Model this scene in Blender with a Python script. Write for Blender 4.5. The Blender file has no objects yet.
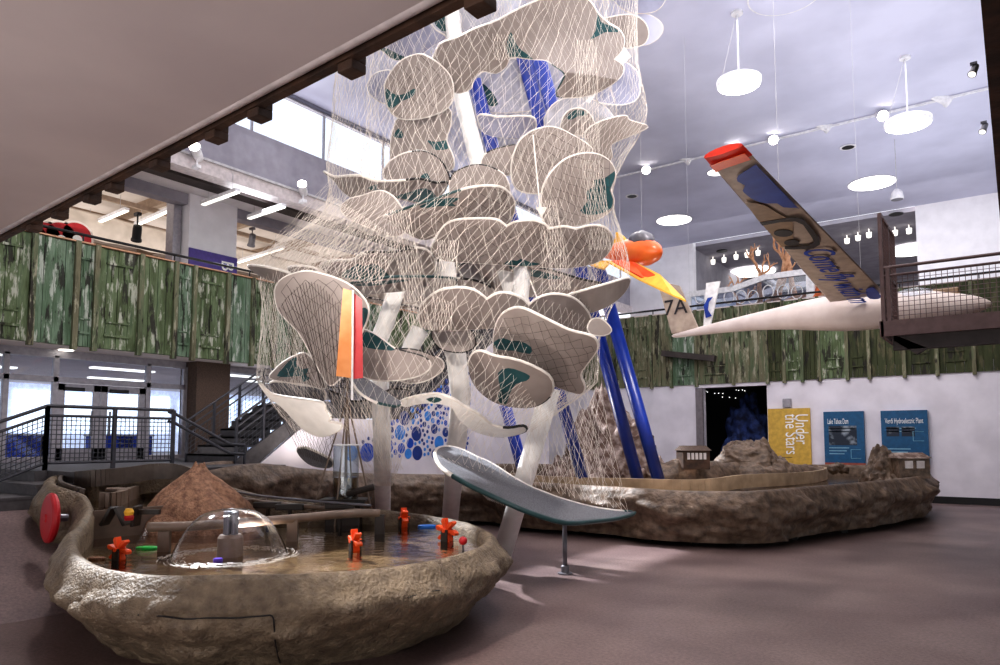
import bpy, bmesh, math, random
from mathutils import Vector, Matrix, noise
from mathutils.geometry import delaunay_2d_cdt, tessellate_polygon
random.seed(7)
scn = bpy.context.scene
COL = scn.collection
PI = math.pi
# ------------------------------------------------------------ camera geometry
F = 713.0; PITCH = math.radians(4.5); YAW = math.radians(36.0); CH = 2.0; PY0 = 384.0
FW = Vector((-math.sin(YAW), math.cos(YAW), 0)); RT = Vector((math.cos(YAW), math.sin(YAW), 0)); UP = Vector((0, 0, 1))
CAM = Vector((0, 0, CH))
def ray(px, py):
    a = (px-500)/F; b = (PY0-py)/F
    return RT*a + FW*(math.cos(PITCH)-b*math.sin(PITCH)) + UP*(math.sin(PITCH)+b*math.cos(PITCH))
def W(px, py, d):
    v = ray(px, py); return CAM + v*(d/v.dot(FW))
def H(px, py, z):
    v = ray(px, py); return CAM + v*((z-CH)/v.z)
def XP(px, py, x):
    v = ray(px, py); return CAM + v*(x/v.x)
def YP(px, py, y):
    v = ray(px, py); return CAM + v*(y/v.y)
# ------------------------------------------------------------ mesh builder
class MB:
    def __init__(s): s.v = []; s.f = []; s.m = []
    def add(s, vs, fs, mi=0):
        o = len(s.v); s.v += [tuple(p) for p in vs]
        s.f += [tuple(i+o for i in f) for f in fs]; s.m += [mi]*len(fs); return s
    def box(s, a, b, mi=0, M=None):
        x0, y0, z0 = a; x1, y1, z1 = b
        vs = [Vector(p) for p in ((x0,y0,z0),(x1,y0,z0),(x1,y1,z0),(x0,y1,z0),(x0,y0,z1),(x1,y0,z1),(x1,y1,z1),(x0,y1,z1))]
        if M: vs = [M @ p for p in vs]
        return s.add(vs, ((0,3,2,1),(4,5,6,7),(0,1,5,4),(1,2,6,5),(2,3,7,6),(3,0,4,7)), mi)
    def cbox(s, c, size, rot=None, mi=0):
        h = Vector(size)/2
        M = Matrix.Translation(c)
        if rot is not None: M = M @ rot.to_4x4()
        return s.box(-h, h, mi, M)
    def beam(s, p, q, w, h, mi=0, up=UP):
        p = Vector(p); q = Vector(q); d = (q-p).normalized()
        x = d.cross(up)
        if x.length < 1e-4: x = d.cross(Vector((1,0,0)))
        x.normalize(); y = x.cross(d)
        vs = []
        for c in (p, q):
            for sx, sy in ((-1,-1),(1,-1),(1,1),(-1,1)): vs.append(c + x*sx*w/2 + y*sy*h/2)
        return s.add(vs, ((0,3,2,1),(4,5,6,7),(0,1,5,4),(1,2,6,5),(2,3,7,6),(3,0,4,7)), mi)
    def tube(s, pts, r, n=8, closed=False, mi=0, rs=None):
        pts = [Vector(p) for p in pts]; N = len(pts); vs = []
        prev = None
        for i, p in enumerate(pts):
            if closed: d = pts[(i+1) % N] - pts[i-1]
            else: d = pts[min(i+1, N-1)] - pts[max(i-1, 0)]
            if d.length < 1e-9: d = Vector((0,0,1))
            d.normalize()
            if prev is None:
                x = d.cross(UP)
                if x.length < .05: x = d.cross(Vector((1,0,0)))
            else: x = prev - d*prev.dot(d)
            x.normalize(); prev = x; y = d.cross(x); rr = rs[i] if rs else r
            for k in range(n):
                a = 2*PI*k/n; vs.append(p + (x*math.cos(a)+y*math.sin(a))*rr)
        fs = []
        for i in range(N if closed else N-1):
            j = (i+1) % N
            for k in range(n):
                l = (k+1) % n; fs.append((i*n+k, i*n+l, j*n+l, j*n+k))
        if not closed:
            fs.append(tuple(range(n-1, -1, -1))); fs.append(tuple((N-1)*n+k for k in range(n)))
        return s.add(vs, fs, mi)
    def strand(s, a, b, r, mi=0):
        a = Vector(a); b = Vector(b); d = b-a
        if d.length < 1e-6: return s
        x = d.cross(UP)
        if x.length < 1e-3: x = d.cross(Vector((1,0,0)))
        x.normalize(); x *= r; y = d.cross(x).normalized()*r
        c = (x, x*-.5+y*.866, x*-.5-y*.866)
        return s.add([a+k for k in c]+[b+k for k in c], ((0,1,4,3),(1,2,5,4),(2,0,3,5)), mi)
    def lathe(s, prof, n=24, M=None, mi=0):
        vs = []
        for r, z in prof:
            for k in range(n):
                a = 2*PI*k/n; p = Vector((r*math.cos(a), r*math.sin(a), z)); vs.append(M @ p if M else p)
        fs = []
        for i in range(len(prof)-1):
            for k in range(n):
                l = (k+1) % n; fs.append((i*n+k, i*n+l, (i+1)*n+l, (i+1)*n+k))
        fs.append(tuple(range(n-1,-1,-1))); fs.append(tuple((len(prof)-1)*n+k for k in range(n)))
        return s.add(vs, fs, mi)
    def poly(s, pts, off, mi=0):
        """prism from coplanar points extruded by vector off"""
        pts = [Vector(p) for p in pts]; off = Vector(off); n = len(pts)
        tr = tessellate_polygon([pts])
        fs = [tuple(t) for t in tr] + [tuple(i+n for i in reversed(t)) for t in tr]
        fs += [(i, (i+1) % n, (i+1) % n+n, i+n) for i in range(n)]
        return s.add(pts+[p+off for p in pts], fs, mi)
    def grid(s, P, nu, nv, mi=0):
        vs = [P(i/nu, j/nv) for j in range(nv+1) for i in range(nu+1)]
        fs = [(j*(nu+1)+i, j*(nu+1)+i+1, (j+1)*(nu+1)+i+1, (j+1)*(nu+1)+i) for j in range(nv) for i in range(nu)]
        return s.add(vs, fs, mi)
    def build(s, name, mats, parent=None, smooth=False, recalc=True, bevel=0, label=None):
        me = bpy.data.meshes.new(name); me.from_pydata(s.v, [], s.f)
        if not isinstance(mats, (list, tuple)): mats = [mats]
        for m in mats: me.materials.append(m)
        me.polygons.foreach_set('material_index', s.m)
        if recalc:
            bm = bmesh.new(); bm.from_mesh(me); bmesh.ops.recalc_face_normals(bm, faces=bm.faces); bm.to_mesh(me); bm.free()
        if smooth: me.polygons.foreach_set('use_smooth', [True]*len(me.polygons))
        me.update()
        o = bpy.data.objects.new(name, me); COL.objects.link(o)
        if bevel:
            b = o.modifiers.new('bevel', 'BEVEL'); b.width = bevel; b.segments = 2; b.limit_method = 'ANGLE'
        if parent is not None:
            o.parent = parent; o.matrix_parent_inverse = parent.matrix_world.inverted()
        if label: o['label'] = label
        return o
def tag(o, label, cat, group=None, kind=None):
    o['label'] = label; o['category'] = cat
    if group: o['group'] = group
    if kind: o['kind'] = kind
    return o
def thing(name, loc, label, cat, group=None):
    o = bpy.data.objects.new(name, None); COL.objects.link(o)
    o.location = loc; o.empty_display_size = .2
    o.matrix_world = Matrix.Translation(loc)
    return tag(o, label, cat, group)
def struct(o): o['kind'] = 'structure'; return o
def catmull(pts, n=4, closed=True):
    out = []; N = len(pts)
    for i in range(N if closed else N-1):
        if closed: a, b, c, d = pts[i-1], pts[i], pts[(i+1) % N], pts[(i+2) % N]
        else: a, b, c, d = pts[max(i-1,0)], pts[i], pts[i+1], pts[min(i+2,N-1)]
        for k in range(n):
            t = k/n
            out.append(tuple(.5*((2*b[j])+(-a[j]+c[j])*t+(2*a[j]-5*b[j]+4*c[j]-d[j])*t*t+(-a[j]+3*b[j]-3*c[j]+d[j])*t**3) for j in range(len(b))))
    if not closed: out.append(tuple(pts[-1]))
    return out
def text(s, size, origin, xd, yd, m, parent, name='lettering', ext=.004, align='LEFT', sx=1.0, shear=0, fit=None):
    cu = bpy.data.curves.new('t', 'FONT'); cu.body = s; cu.size = size; cu.extrude = ext; cu.align_x = align; cu.shear = shear
    t = bpy.data.objects.new('t', cu); COL.objects.link(t)
    dg = bpy.context.evaluated_depsgraph_get(); me = bpy.data.meshes.new_from_object(t.evaluated_get(dg))
    bpy.data.objects.remove(t)
    if fit: sx = fit/max(1e-6, max(v.co.x for v in me.vertices)-min(v.co.x for v in me.vertices))
    xd = Vector(xd).normalized(); yd = Vector(yd); yd = (yd - xd*yd.dot(xd)).normalized(); zd = xd.cross(yd)
    Mx = Matrix((xd*sx, yd, zd)).transposed().to_4x4(); Mx.translation = Vector(origin)
    me.transform(Mx); me.materials.clear(); me.materials.append(m)
    o = bpy.data.objects.new(name, me); COL.objects.link(o); o.parent = parent
    o.matrix_parent_inverse = parent.matrix_world.inverted()
    return o
# ------------------------------------------------------------ materials
def srgb(c): return tuple(((x/255)/12.92 if x/255 <= .04045 else ((x/255+.055)/1.055)**2.4) for x in c)+(1,)
def mat(name, c, rough=.6, c2=None, scale=8, bump=0, bscale=30, metal=0, emit=0, stretch=None, spec=.5, detail=6, lo=.35, hi=.65, coat=0):
    m = bpy.data.materials.new(name); m.use_nodes = True; nt = m.node_tree; N = nt.nodes; L = nt.links
    b = N['Principled BSDF']; b.inputs['Base Color'].default_value = srgb(c); b.inputs['Roughness'].default_value = rough
    b.inputs['Metallic'].default_value = metal; b.inputs['Specular IOR Level'].default_value = spec
    if coat: b.inputs['Coat Weight'].default_value = coat
    tc = N.new('ShaderNodeTexCoord'); mp = N.new('ShaderNodeMapping'); L.new(tc.outputs['Object'], mp.inputs[0])
    if stretch: mp.inputs['Scale'].default_value = stretch
    n = N.new('ShaderNodeTexNoise'); n.inputs['Scale'].default_value = scale; n.inputs['Detail'].default_value = detail; L.new(mp.outputs[0], n.inputs['Vector'])
    r = N.new('ShaderNodeValToRGB'); L.new(n.outputs[0], r.inputs[0])
    r.color_ramp.elements[0].position = lo; r.color_ramp.elements[1].position = hi
    if c2 is None: c2 = tuple(min(255, x*1.06) for x in c); c = tuple(x*.95 for x in c)
    r.color_ramp.elements[0].color = srgb(c); r.color_ramp.elements[1].color = srgb(c2)
    L.new(r.outputs[0], b.inputs['Base Color'])
    if emit:
        L.new(r.outputs[0], b.inputs['Emission Color']); b.inputs['Emission Strength'].default_value = emit
    if bump:
        n2 = N.new('ShaderNodeTexNoise'); n2.inputs['Scale'].default_value = bscale; n2.inputs['Detail'].default_value = 8; L.new(mp.outputs[0], n2.inputs['Vector'])
        bp = N.new('ShaderNodeBump'); bp.inputs['Strength'].default_value = bump; bp.inputs['Distance'].default_value = .03
        L.new(n2.outputs[0], bp.inputs['Height']); L.new(bp.outputs[0], b.inputs['Normal'])
    return m
def clearmat(name, tint, gl=.08, rough=.02, bump=0, bscale=6, fac=None):
    m = bpy.data.materials.new(name); m.use_nodes = True; nt = m.node_tree; N = nt.nodes; L = nt.links
    N.remove(N['Principled BSDF']); out = N['Material Output']
    tr = N.new('ShaderNodeBsdfTransparent'); tr.inputs[0].default_value = srgb(tint)
    g = N.new('ShaderNodeBsdfGlossy'); g.inputs['Roughness'].default_value = rough
    mx = N.new('ShaderNodeMixShader'); lw = N.new('ShaderNodeLayerWeight'); lw.inputs['Blend'].default_value = .5
    pw = N.new('ShaderNodeMath'); pw.operation = 'POWER'; pw.inputs[1].default_value = 4; L.new(lw.outputs['Facing'], pw.inputs[0])
    ad = N.new('ShaderNodeMath'); ad.operation = 'ADD'; ad.inputs[1].default_value = gl; ad.use_clamp = True
    L.new(pw.outputs[0], ad.inputs[0]); L.new(ad.outputs[0], mx.inputs[0]); L.new(tr.outputs[0], mx.inputs[1]); L.new(g.outputs[0], mx.inputs[2])
    L.new(mx.outputs[0], out.inputs[0])
    if bump:
        tc = N.new('ShaderNodeTexCoord'); n2 = N.new('ShaderNodeTexNoise'); n2.inputs['Scale'].default_value = bscale; n2.inputs['Detail'].default_value = 4
        L.new(tc.outputs['Object'], n2.inputs['Vector']); bp = N.new('ShaderNodeBump'); bp.inputs['Strength'].default_value = bump; bp.inputs['Distance'].default_value = .02
        L.new(n2.outputs[0], bp.inputs['Height']); L.new(bp.outputs[0], g.inputs['Normal']); L.new(bp.outputs[0], lw.inputs['Normal'])
    return m
def panelmat(name, cols, warm=False):
    """weathered painted wood: vertical streaks of green, white and black"""
    m = bpy.data.materials.new(name); m.use_nodes = True; nt = m.node_tree; N = nt.nodes; L = nt.links
    b = N['Principled BSDF']; b.inputs['Roughness'].default_value = .75
    tc = N.new('ShaderNodeTexCoord'); oi = N.new('ShaderNodeObjectInfo')
    ad = N.new('ShaderNodeVectorMath'); ad.operation = 'ADD'
    sc_ = N.new('ShaderNodeVectorMath'); sc_.operation = 'SCALE'; sc_.inputs['Scale'].default_value = 37
    cx = N.new('ShaderNodeCombineXYZ'); L.new(oi.outputs['Random'], cx.inputs[0]); L.new(oi.outputs['Random'], cx.inputs[1]); L.new(oi.outputs['Random'], cx.inputs[2])
    L.new(cx.outputs[0], sc_.inputs[0]); L.new(tc.outputs['Object'], ad.inputs[0]); L.new(sc_.outputs[0], ad.inputs[1])
    def streak(scale, st, detail=8):
        mp = N.new('ShaderNodeMapping'); mp.inputs['Scale'].default_value = st; L.new(ad.outputs[0], mp.inputs[0])
        n = N.new('ShaderNodeTexNoise'); n.inputs['Scale'].default_value = scale; n.inputs['Detail'].default_value = detail; n.inputs['Roughness'].default_value = .65
        L.new(mp.outputs[0], n.inputs['Vector']); return n
    n1 = streak(2.2, (1.6, 1.6, .25)); r1 = N.new('ShaderNodeValToRGB'); L.new(n1.outputs[0], r1.inputs[0])
    e = r1.color_ramp.elements; e[0].position = .3; e[0].color = srgb(cols[0]); e[1].position = .7; e[1].color = srgb(cols[3])
    x = e.new(.44); x.color = srgb(cols[1]); x = e.new(.56); x.color = srgb(cols[2])
    def over(prev, n, lo, hi, col, amt=1.0):
        r = N.new('ShaderNodeValToRGB'); L.new(n.outputs[0], r.inputs[0]); r.color_ramp.elements[0].position = lo; r.color_ramp.elements[1].position = hi
        r.color_ramp.elements[1].color = (amt, amt, amt, 1)
        mx = N.new('ShaderNodeMix'); mx.data_type = 'RGBA'; L.new(r.outputs[0], mx.inputs['Factor']); L.new(prev, mx.inputs['A']); mx.inputs['B'].default_value = srgb(col)
        return mx.outputs['Result']
    c = over(r1.outputs[0], streak(3, (2.2, 2.2, .5)), .54, .6, cols[4])
    c = over(c, streak(2.0, (2.4, 2.4, .5)), .56, .6, (30, 24, 20), .9)
    c = over(c, streak(26, (1.5, 1.5, .12)), .45, .75, cols[5], .5)
    L.new(c, b.inputs['Base Color'])
    bp = N.new('ShaderNodeBump'); bp.inputs['Strength'].default_value = .5; bp.inputs['Distance'].default_value = .02
    L.new(streak(14, (1.5, 1.5, .2)).outputs[0], bp.inputs['Height']); L.new(bp.outputs[0], b.inputs['Normal'])
    return m
K = {}
K['plaster'] = mat('white_plaster', (226,222,226), .8, (236,232,236), 2)
K['wallwhite'] = mat('wall_paint', (212,206,214), .75, (228,222,230), 1.2)
K['ceil'] = mat('ceiling_plaster', (196,196,214), .9, (212,212,230), .5, bump=.1, bscale=60)
K['ceilback'] = mat('gallery_ceiling', (150,146,154), .9, (164,160,168), 2)
K['soffit'] = mat('soffit_paint', (196,184,184), .85, (206,194,193), 1, bump=.05, bscale=120)
K['beadwhite'] = mat('moulding_paint', (205,195,195), .6)
K['header'] = mat('header_paint', (150,146,156), .8, (162,158,168), 3)
K['darkbeam'] = mat('dark_steel', (58,50,48), .6, (72,62,60), 5)
K['brownwood'] = mat('dark_timber', (52,36,28), .7, (82,58,44), 6, bump=.3, bscale=20)
K['steel'] = mat('railing_paint', (62,62,68), .45, (74,73,80), 10, metal=.2)
K['stairsteel'] = mat('stair_paint', (74,70,72), .6, (88,84,86), 8)
K['brownrail'] = mat('brown_railing', (92,70,68), .5, (106,82,80), 8)
K['frame'] = mat('aluminium_frame', (150,146,152), .4, (165,160,166), 10, metal=.4)
K['glass'] = clearmat('window_glass', (240,244,250), .03, fac=1.45)
K['darkglass'] = clearmat('case_glass', (236,242,250), .08, fac=1.5)
K['water'] = clearmat('water_surface', (214,200,178), .12, .06, bump=.5, bscale=7)
K['spray'] = clearmat('falling_water', (250,250,252), .05, .08, bump=.3, bscale=10)
K['acrylic'] = clearmat('acrylic_tube', (226,232,236), .05, .1)
K['foam'] = mat('foam_water', (220,215,205), .3, (250,248,244), 40)
K['lamp'] = mat('lit_diffuser', (255,253,248), .5, (255,254,250), 1, emit=3.0)
K['tubelamp'] = mat('fluorescent_lens', (255,250,238), .5, (255,252,244), 1, emit=1.4)
K['bulb'] = mat('lit_bulb', (255,246,232), .5, (255,250,240), 1, emit=30)
K['white'] = mat('white_enamel', (228,226,228), .4)
K['cable'] = mat('wire_cable', (190,188,190), .5)
K['greymetal'] = mat('grey_metal', (110,108,114), .4, metal=.5)
K['black'] = mat('black_rubber', (24,22,24), .5)
K['warmceil'] = mat('warm_ceiling', (226,218,210), .9, (236,228,222), 2)
K['duct'] = mat('duct_metal', (196,184,172), .5, (216,204,192), 2)
K['purple'] = mat('purple_sign', (82,66,138), .6)
K['red'] = mat('red_paint', (170,24,34), .45, (184,30,40), 4)
K['signwhite'] = mat('letter_white', (240,238,236), .6)
K['brick'] = mat('brown_brick', (74,60,52), .9, (96,78,68), 30, bump=.4, bscale=60)
K['carpet'] = mat('far_floor', (150,146,150), .8)
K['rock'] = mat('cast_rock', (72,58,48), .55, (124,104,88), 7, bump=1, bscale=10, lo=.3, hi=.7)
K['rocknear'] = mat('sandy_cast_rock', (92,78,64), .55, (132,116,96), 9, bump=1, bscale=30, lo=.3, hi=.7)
K['mount'] = mat('mountain_rock', (92,70,60), .8, (176,160,152), 5, bump=1, bscale=12, lo=.42, hi=.72)
K['snow'] = mat('snow_tip', (196,188,188), .7, (216,210,210), 6)
K['redrock'] = mat('rusty_rock', (118,84,66), .8, (168,128,102), 14, bump=.8, bscale=40)
K['bed'] = mat('pool_bed', (160,148,134), .6, (206,194,178), 4, bump=.3)
K['blue'] = mat('blue_steel', (20,52,150), .35, (26,62,168), 3)
K['column'] = mat('white_column', (232,228,224), .45, (244,240,236), 5)
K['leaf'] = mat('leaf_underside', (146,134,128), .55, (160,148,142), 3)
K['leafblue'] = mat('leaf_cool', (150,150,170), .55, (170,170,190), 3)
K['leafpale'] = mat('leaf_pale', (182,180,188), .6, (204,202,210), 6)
K['leaftop'] = mat('leaf_top_carpet', (104,104,110), .9, (134,134,140), 60, bump=.3, bscale=200)
K['teal'] = mat('teal_patch', (28,70,74), .6, (38,86,90), 4)
K['trim'] = mat('edge_trim', (226,218,210), .45)
K['trimgrey'] = mat('edge_trim_teal', (40,70,72), .45)
K['trimblack'] = mat('edge_trim_black', (22,20,20), .45, (110,100,95), 60, lo=.62, hi=.64)
K['net'] = mat('net_cord', (226,216,206), .8)
K['netdark'] = mat('lacing_cord', (62,50,46), .8)
K['orange'] = mat('orange_plastic', (226,74,20), .4, (240,92,28), 5)
K['orangesail'] = mat('orange_film', (226,140,70), .4, (238,160,96), 4)
K['redsail'] = mat('red_film', (190,50,54), .4, (214,72,74), 4)
K['yellow'] = mat('yellow_paint', (232,176,60), .4)
K['green'] = mat('green_plastic', (40,190,80), .4)
K['bluetoy'] = mat('blue_plastic', (30,110,200), .4)
K['violet'] = mat('violet_plastic', (90,50,200), .4)
K['brownpipe'] = mat('brown_plastic', (112,96,84), .45, (128,110,98), 5)
K['darkplastic'] = mat('dark_brown_plastic', (46,38,34), .5)
K['darkplastic2'] = mat('dark_channel', (74,64,58), .5, (96,84,76), 4)
K['glider'] = mat('glider_fabric', (206,190,184), .5, (218,204,198), 3)
K['wing'] = mat('wing_fabric', (160,142,128), .5, (184,166,150), 5)
K['navy'] = mat('navy_paint', (30,60,150), .5, (36,72,168), 4)
K['wingdark'] = mat('dark_paint', (38,32,36), .5)
K['tan'] = mat('tan_paint', (150,124,98), .5)
K['signblue'] = mat('sign_blue', (22,82,122), .5)
K['mustard'] = mat('mustard_sign', (196,160,72), .6)
K['photo'] = mat('printed_photo', (30,40,56), .5, (150,160,170), 2.2, lo=.5, hi=.62)
K['cave'] = mat('dark_room', (14,14,22), .9)
K['star'] = mat('star_light', (255,255,255), .5, emit=3)
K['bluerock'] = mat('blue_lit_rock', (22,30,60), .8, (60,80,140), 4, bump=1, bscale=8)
K['driftwood'] = mat('driftwood', (190,140,105), .8, (216,170,136), 8)
K['olive'] = mat('olive_sign', (160,154,112), .7)
K['bluechair'] = mat('blue_crate', (40,76,190), .5)
KP = {
 'g1': panelmat('green_boards', [(50,60,36),(80,94,60),(108,124,90),(64,84,58),(182,184,168),(58,50,38)]),
 'g2': panelmat('teal_boards', [(56,74,54),(88,112,86),(118,138,116),(74,98,74),(182,188,176),(54,52,40)]),
 'g3': panelmat('tan_boards', [(78,76,54),(120,116,92),(94,106,78),(66,74,48),(160,156,134),(60,48,34)]),
 'g4': panelmat('olive_boards', [(34,40,18),(54,60,30),(66,72,40),(44,54,28),(92,88,62),(28,24,16)]),
}
# floor material
def floor_material():
    m = mat('floor_surface', (112,94,94), .42, (136,118,116), .8, spec=.35)
    nt = m.node_tree; N = nt.nodes; L = nt.links; b = N['Principled BSDF']
    base = b.inputs['Base Color'].links[0].from_socket
    tc = N.new('ShaderNodeTexCoord'); n = N.new('ShaderNodeTexNoise'); n.inputs['Scale'].default_value = 26; n.inputs['Detail'].default_value = 10; n.inputs['Roughness'].default_value = .75
    L.new(tc.outputs['Object'], n.inputs['Vector']); r = N.new('ShaderNodeValToRGB'); L.new(n.outputs[0], r.inputs[0])
    r.color_ramp.elements[0].position = .3; r.color_ramp.elements[0].color = (.42,.42,.42,1); r.color_ramp.elements[1].position = .7; r.color_ramp.elements[1].color = (1.2,1.17,1.15,1)
    mx = N.new('ShaderNodeMix'); mx.data_type = 'RGBA'; mx.blend_type = 'MULTIPLY'; mx.inputs['Factor'].default_value = 1
    L.new(base, mx.inputs['A']); L.new(r.outputs[0], mx.inputs['B']); L.new(mx.outputs['Result'], b.inputs['Base Color'])
    bp = N.new('ShaderNodeBump'); bp.inputs['Strength'].default_value = .25; bp.inputs['Distance'].default_value = .01
    L.new(n.outputs[0], bp.inputs['Height']); L.new(bp.outputs[0], b.inputs['Normal'])
    return m
K['floor'] = floor_material()
# ============================================================ SETTING
LX = -17.2; RY = 26.7; BY = 36.0; CZ = 12.4; SZ = 4.13
struct(MB().box((-30,-12,-.2),(14,52,0)).build('floor', K['floor']))
struct(MB().box((LX-.4,-12,CZ),(14,BY,CZ+.3)).build('ceiling', K['ceil']))
mb = MB()
for yy in (9.2, 11.4): mb.box((LX,yy,CZ-.006),(14,yy+.02,CZ+.01))
struct(mb.build('trim_1', mat('ceiling_joint',(88,84,98),.9)))
# soffit of the balcony overhead and its dark timber edge
def EY(x): return 2.60+(-2.07-x)*.05
def strip(o0,o1,z0,z1,xa=LX,xb=14):
    return MB().poly([(xa,EY(xa)+o0,z0),(xb,EY(xb)+o0,z0),(xb,EY(xb)+o1,z0),(xa,EY(xa)+o1,z0)], (0,0,z1-z0))
struct(MB().poly([(LX,-12,SZ),(14,-12,SZ),(14,EY(14)-.12,SZ),(LX,EY(LX)-.12,SZ)],(0,0,.5)).build('soffit', K['soffit']))
struct(MB().tube([(LX,EY(LX)-.12,SZ+.045),(14,EY(14)-.12,SZ+.045)], .055, 12).build('trim_2', K['beadwhite'], smooth=True))
struct(strip(-.06,-.0,SZ-.01,SZ+.2).build('trim_3', K['brownwood']))
struct(strip(-.055,-.005,SZ+.2,6.5,LX,-.1).build('wall_near', KP['g4']))
# right balcony edge, dark timber framing seen from below
mb = MB(); mb.box((-.055,2.75,SZ-.0),(.02,26.6,SZ+.12)); mb.box((.30,2.75,SZ-.03),(.4,26.6,SZ+.12))
for k in range(24): mb.box((.02,3.2+k*1.0,SZ+.02),(.3,3.28+k*1.0,SZ+.12))
mb.box((-.03,2.75,SZ+.12),(14,26.6,SZ+.3))
struct(mb.build('trim_4', K['brownwood']))
struct(MB().box((-.03,2.75,SZ+.3),(.02,26.6,6.3)).build('wall_right_balcony', KP['g4']))
# left: header, clerestory, upper gallery
WZ0, WZ1 = 10.75, 12.3
struct(MB().box((LX-.35,-12,9.4),(LX,BY,WZ0)).build('wall_left', K['header']))
struct(MB().box((LX-.35,-12,9.02),(LX+.12,BY,9.4)).build('trim_5', K['beadwhite']))
struct(MB().box((LX-.3,-12,WZ1),(LX-.05,RY+10,CZ)).build('trim_6', mat('window_head',(120,120,134),.7)))
mb = MB(); 
for k in range(18): mb.box((LX-.22,-9+k*2.6,WZ0),(LX-.14,-8.95+k*2.6,WZ1))
mb.box((LX-.25,-12,WZ0),(LX-.1,RY+10,WZ0+.05)); mb.box((LX-.25,-12,WZ1-.05),(LX-.1,RY+10,WZ1))
win = struct(mb.build('window_1', K['frame']))
MB().box((LX-.19,-12,WZ0),(LX-.18,RY+10,WZ1)).build('pane', K['glass'], win)
# black service track under the header + white track rail
struct(MB().box((LX-1.0,-12,9.0),(LX-.5,RY,9.12)).build('trim_7', K['darkbeam']))
struct(MB().box((LX+.12,-12,9.36),(LX+.2,RY,9.42)).build('trim_8', K['cable']))
struct(MB().box((-20.3,-12,9.5),(LX-.35,BY,9.7)).build('soffit_gallery', K['plaster']))
zb = XP(187,205,-20.3).z
struct(MB().box((-20.6,-12,zb),(-20.2,BY,9.52)).build('trim_9', K['header']))
struct(MB().box((-30,-12,10.1),(-20.3,BY,10.3)).build('ceiling_gallery', K['warmceil']))
struct(MB().box((-30.2,-12,0),(-30,BY,10.3)).build('wall_gallery', K['warmceil']))
struct(MB().box((-30,-12,4.2),(LX-.12,BY,4.5)).build('floor_gallery', K['soffit']))
mb = MB()
for k in range(13): mb.box((-30,-6+k*3,9.75),(-20.6,-5.8+k*3,10.1))
for k in range(5): mb.box((-29.2+k*2,-12,9.6),(-29.1+k*2,BY,9.75))
struct(mb.build('trim_10', mat('warm_joists',(168,148,130),.8)))
# right / far walls
dl = YP(703,400,RY).x; dr = YP(767,400,RY).x; dz = 4.0
mb = MB(); mb.box((LX-4,RY,0),(dl,RY+.3,4.5)); mb.box((dr,RY,0),(14,RY+.3,4.5)); mb.box((dl,RY,dz),(dr,RY+.3,4.5))
struct(mb.build('wall_far', K['wallwhite']))
mb = MB(); mb.box((LX-4,RY-.03,0),(dl-.1,RY,.22)); mb.box((dr,RY-.03,0),(14,RY,.22))
struct(mb.build('baseboard_far', K['black']))
mb = MB(); mb.box((dl-.28,RY-.04,0),(dl,RY+.05,dz)); 
struct(mb.build('door_1', mat('door_jamb',(120,112,116),.6)))
mb = MB(); mb.box((dl-1.5,RY+4,0),(dr+1.5,RY+4.2,4.2)); mb.box((dl-1.5,RY+.3,0),(dl-1.3,RY+4,4.2)); mb.box((dr+1.3,RY+.3,0),(dr+1.5,RY+4,4.2)); mb.box((dl-1.5,RY+.3,4.15),(dr+1.5,RY+4,4.2)); mb.box((dl-1.5,RY+.3,.005),(dr+1.5,RY+4,.01))
struct(mb.build('wall_dark_room', K['cave']))
mb = MB()
for k in range(26):
    p = YP(random.uniform(704,764), random.uniform(384,400), RY+3.9); mb.cbox(p, (.035,.02,.02))
tag(mb.build('star_field', K['star']), 'tiny white star lights on the black room ceiling edge', 'lights', kind='stuff')
struct(MB().box((LX-4,RY+.3,4.2),(14,52,4.5)).build('floor_upper', K['carpet']))
xa = YP(694,300,BY).x; xb = YP(915,208,BY).x
mb = MB(); mb.box((LX,BY,4.5),(xa,BY+.4,CZ+.3)); mb.box((xb,BY,4.5),(14,BY+.4,CZ+.3))
struct(mb.build('wall_upper', K['plaster']))
struct(MB().box((LX,BY+.4,CZ-.1),(14,52,CZ+.1)).build('ceiling_back_gallery', K['ceilback']))
struct(MB().box((LX,51,4.5),(14,51.2,CZ)).build('wall_back_gallery', K['ceilback']))
struct(MB().box((xa-.5,BY+.4,4.5),(xa-.2,51,CZ)).build('wall_gallery_side', K['ceilback']))
# left entrance
GX = -18.2; LZ = 1.5
y0 = XP(-20,400,GX).y
ys = 3.4      # head of the entrance steps
struct(MB().box((-30,ys+1.6,0),(-13.0,9.2,LZ)).build('floor_landing', K['stairsteel']))
struct(MB().box((-30,ys+1.6,LZ),(GX,RY,LZ+.01)).build('floor_lobby', K['carpet']))
struct(MB().box((-30,-12,SZ-.02),(LX-.1,RY,SZ+.08)).build('soffit_entrance', K['soffit']))
struct(MB().box((-29.9,-12,LZ),(-29.7,RY,SZ)).build('wall_lobby', mat('glowing_lobby_wall',(214,222,240),.8,emit=.7)))  # wall emits a little, its brightness is put into the material
def gy(px, py=400): return XP(px, py, GX).y
ztop = XP(60,356,GX).z; ztr = XP(52,382,GX).z
mb = MB()
edges = [4, 54, 147, 184]
for e in (-16, 4, 54, 147, 184): mb.box((GX-.06,gy(e)-.06,LZ),(GX+.06,gy(e)+.06,ztop))
mb.box((GX-.06,gy(-16),ztop-.06),(GX+.06,gy(184),ztop+.3))
mb.box((GX-.06,gy(-16),ztr),(GX+.06,gy(184),ztr+.13))
mb.box((GX-.05,gy(-16),LZ),(GX+.05,gy(54),LZ+.12)); mb.box((GX-.05,gy(147),LZ),(GX+.05,gy(184),LZ+.12))
w2 = struct(mb.build('window_2', K['frame'], bevel=.008))
MB().box((GX-.01,gy(-16),LZ),(GX+.005,gy(54),ztop)).build('pane', K['glass'], w2)
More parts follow.
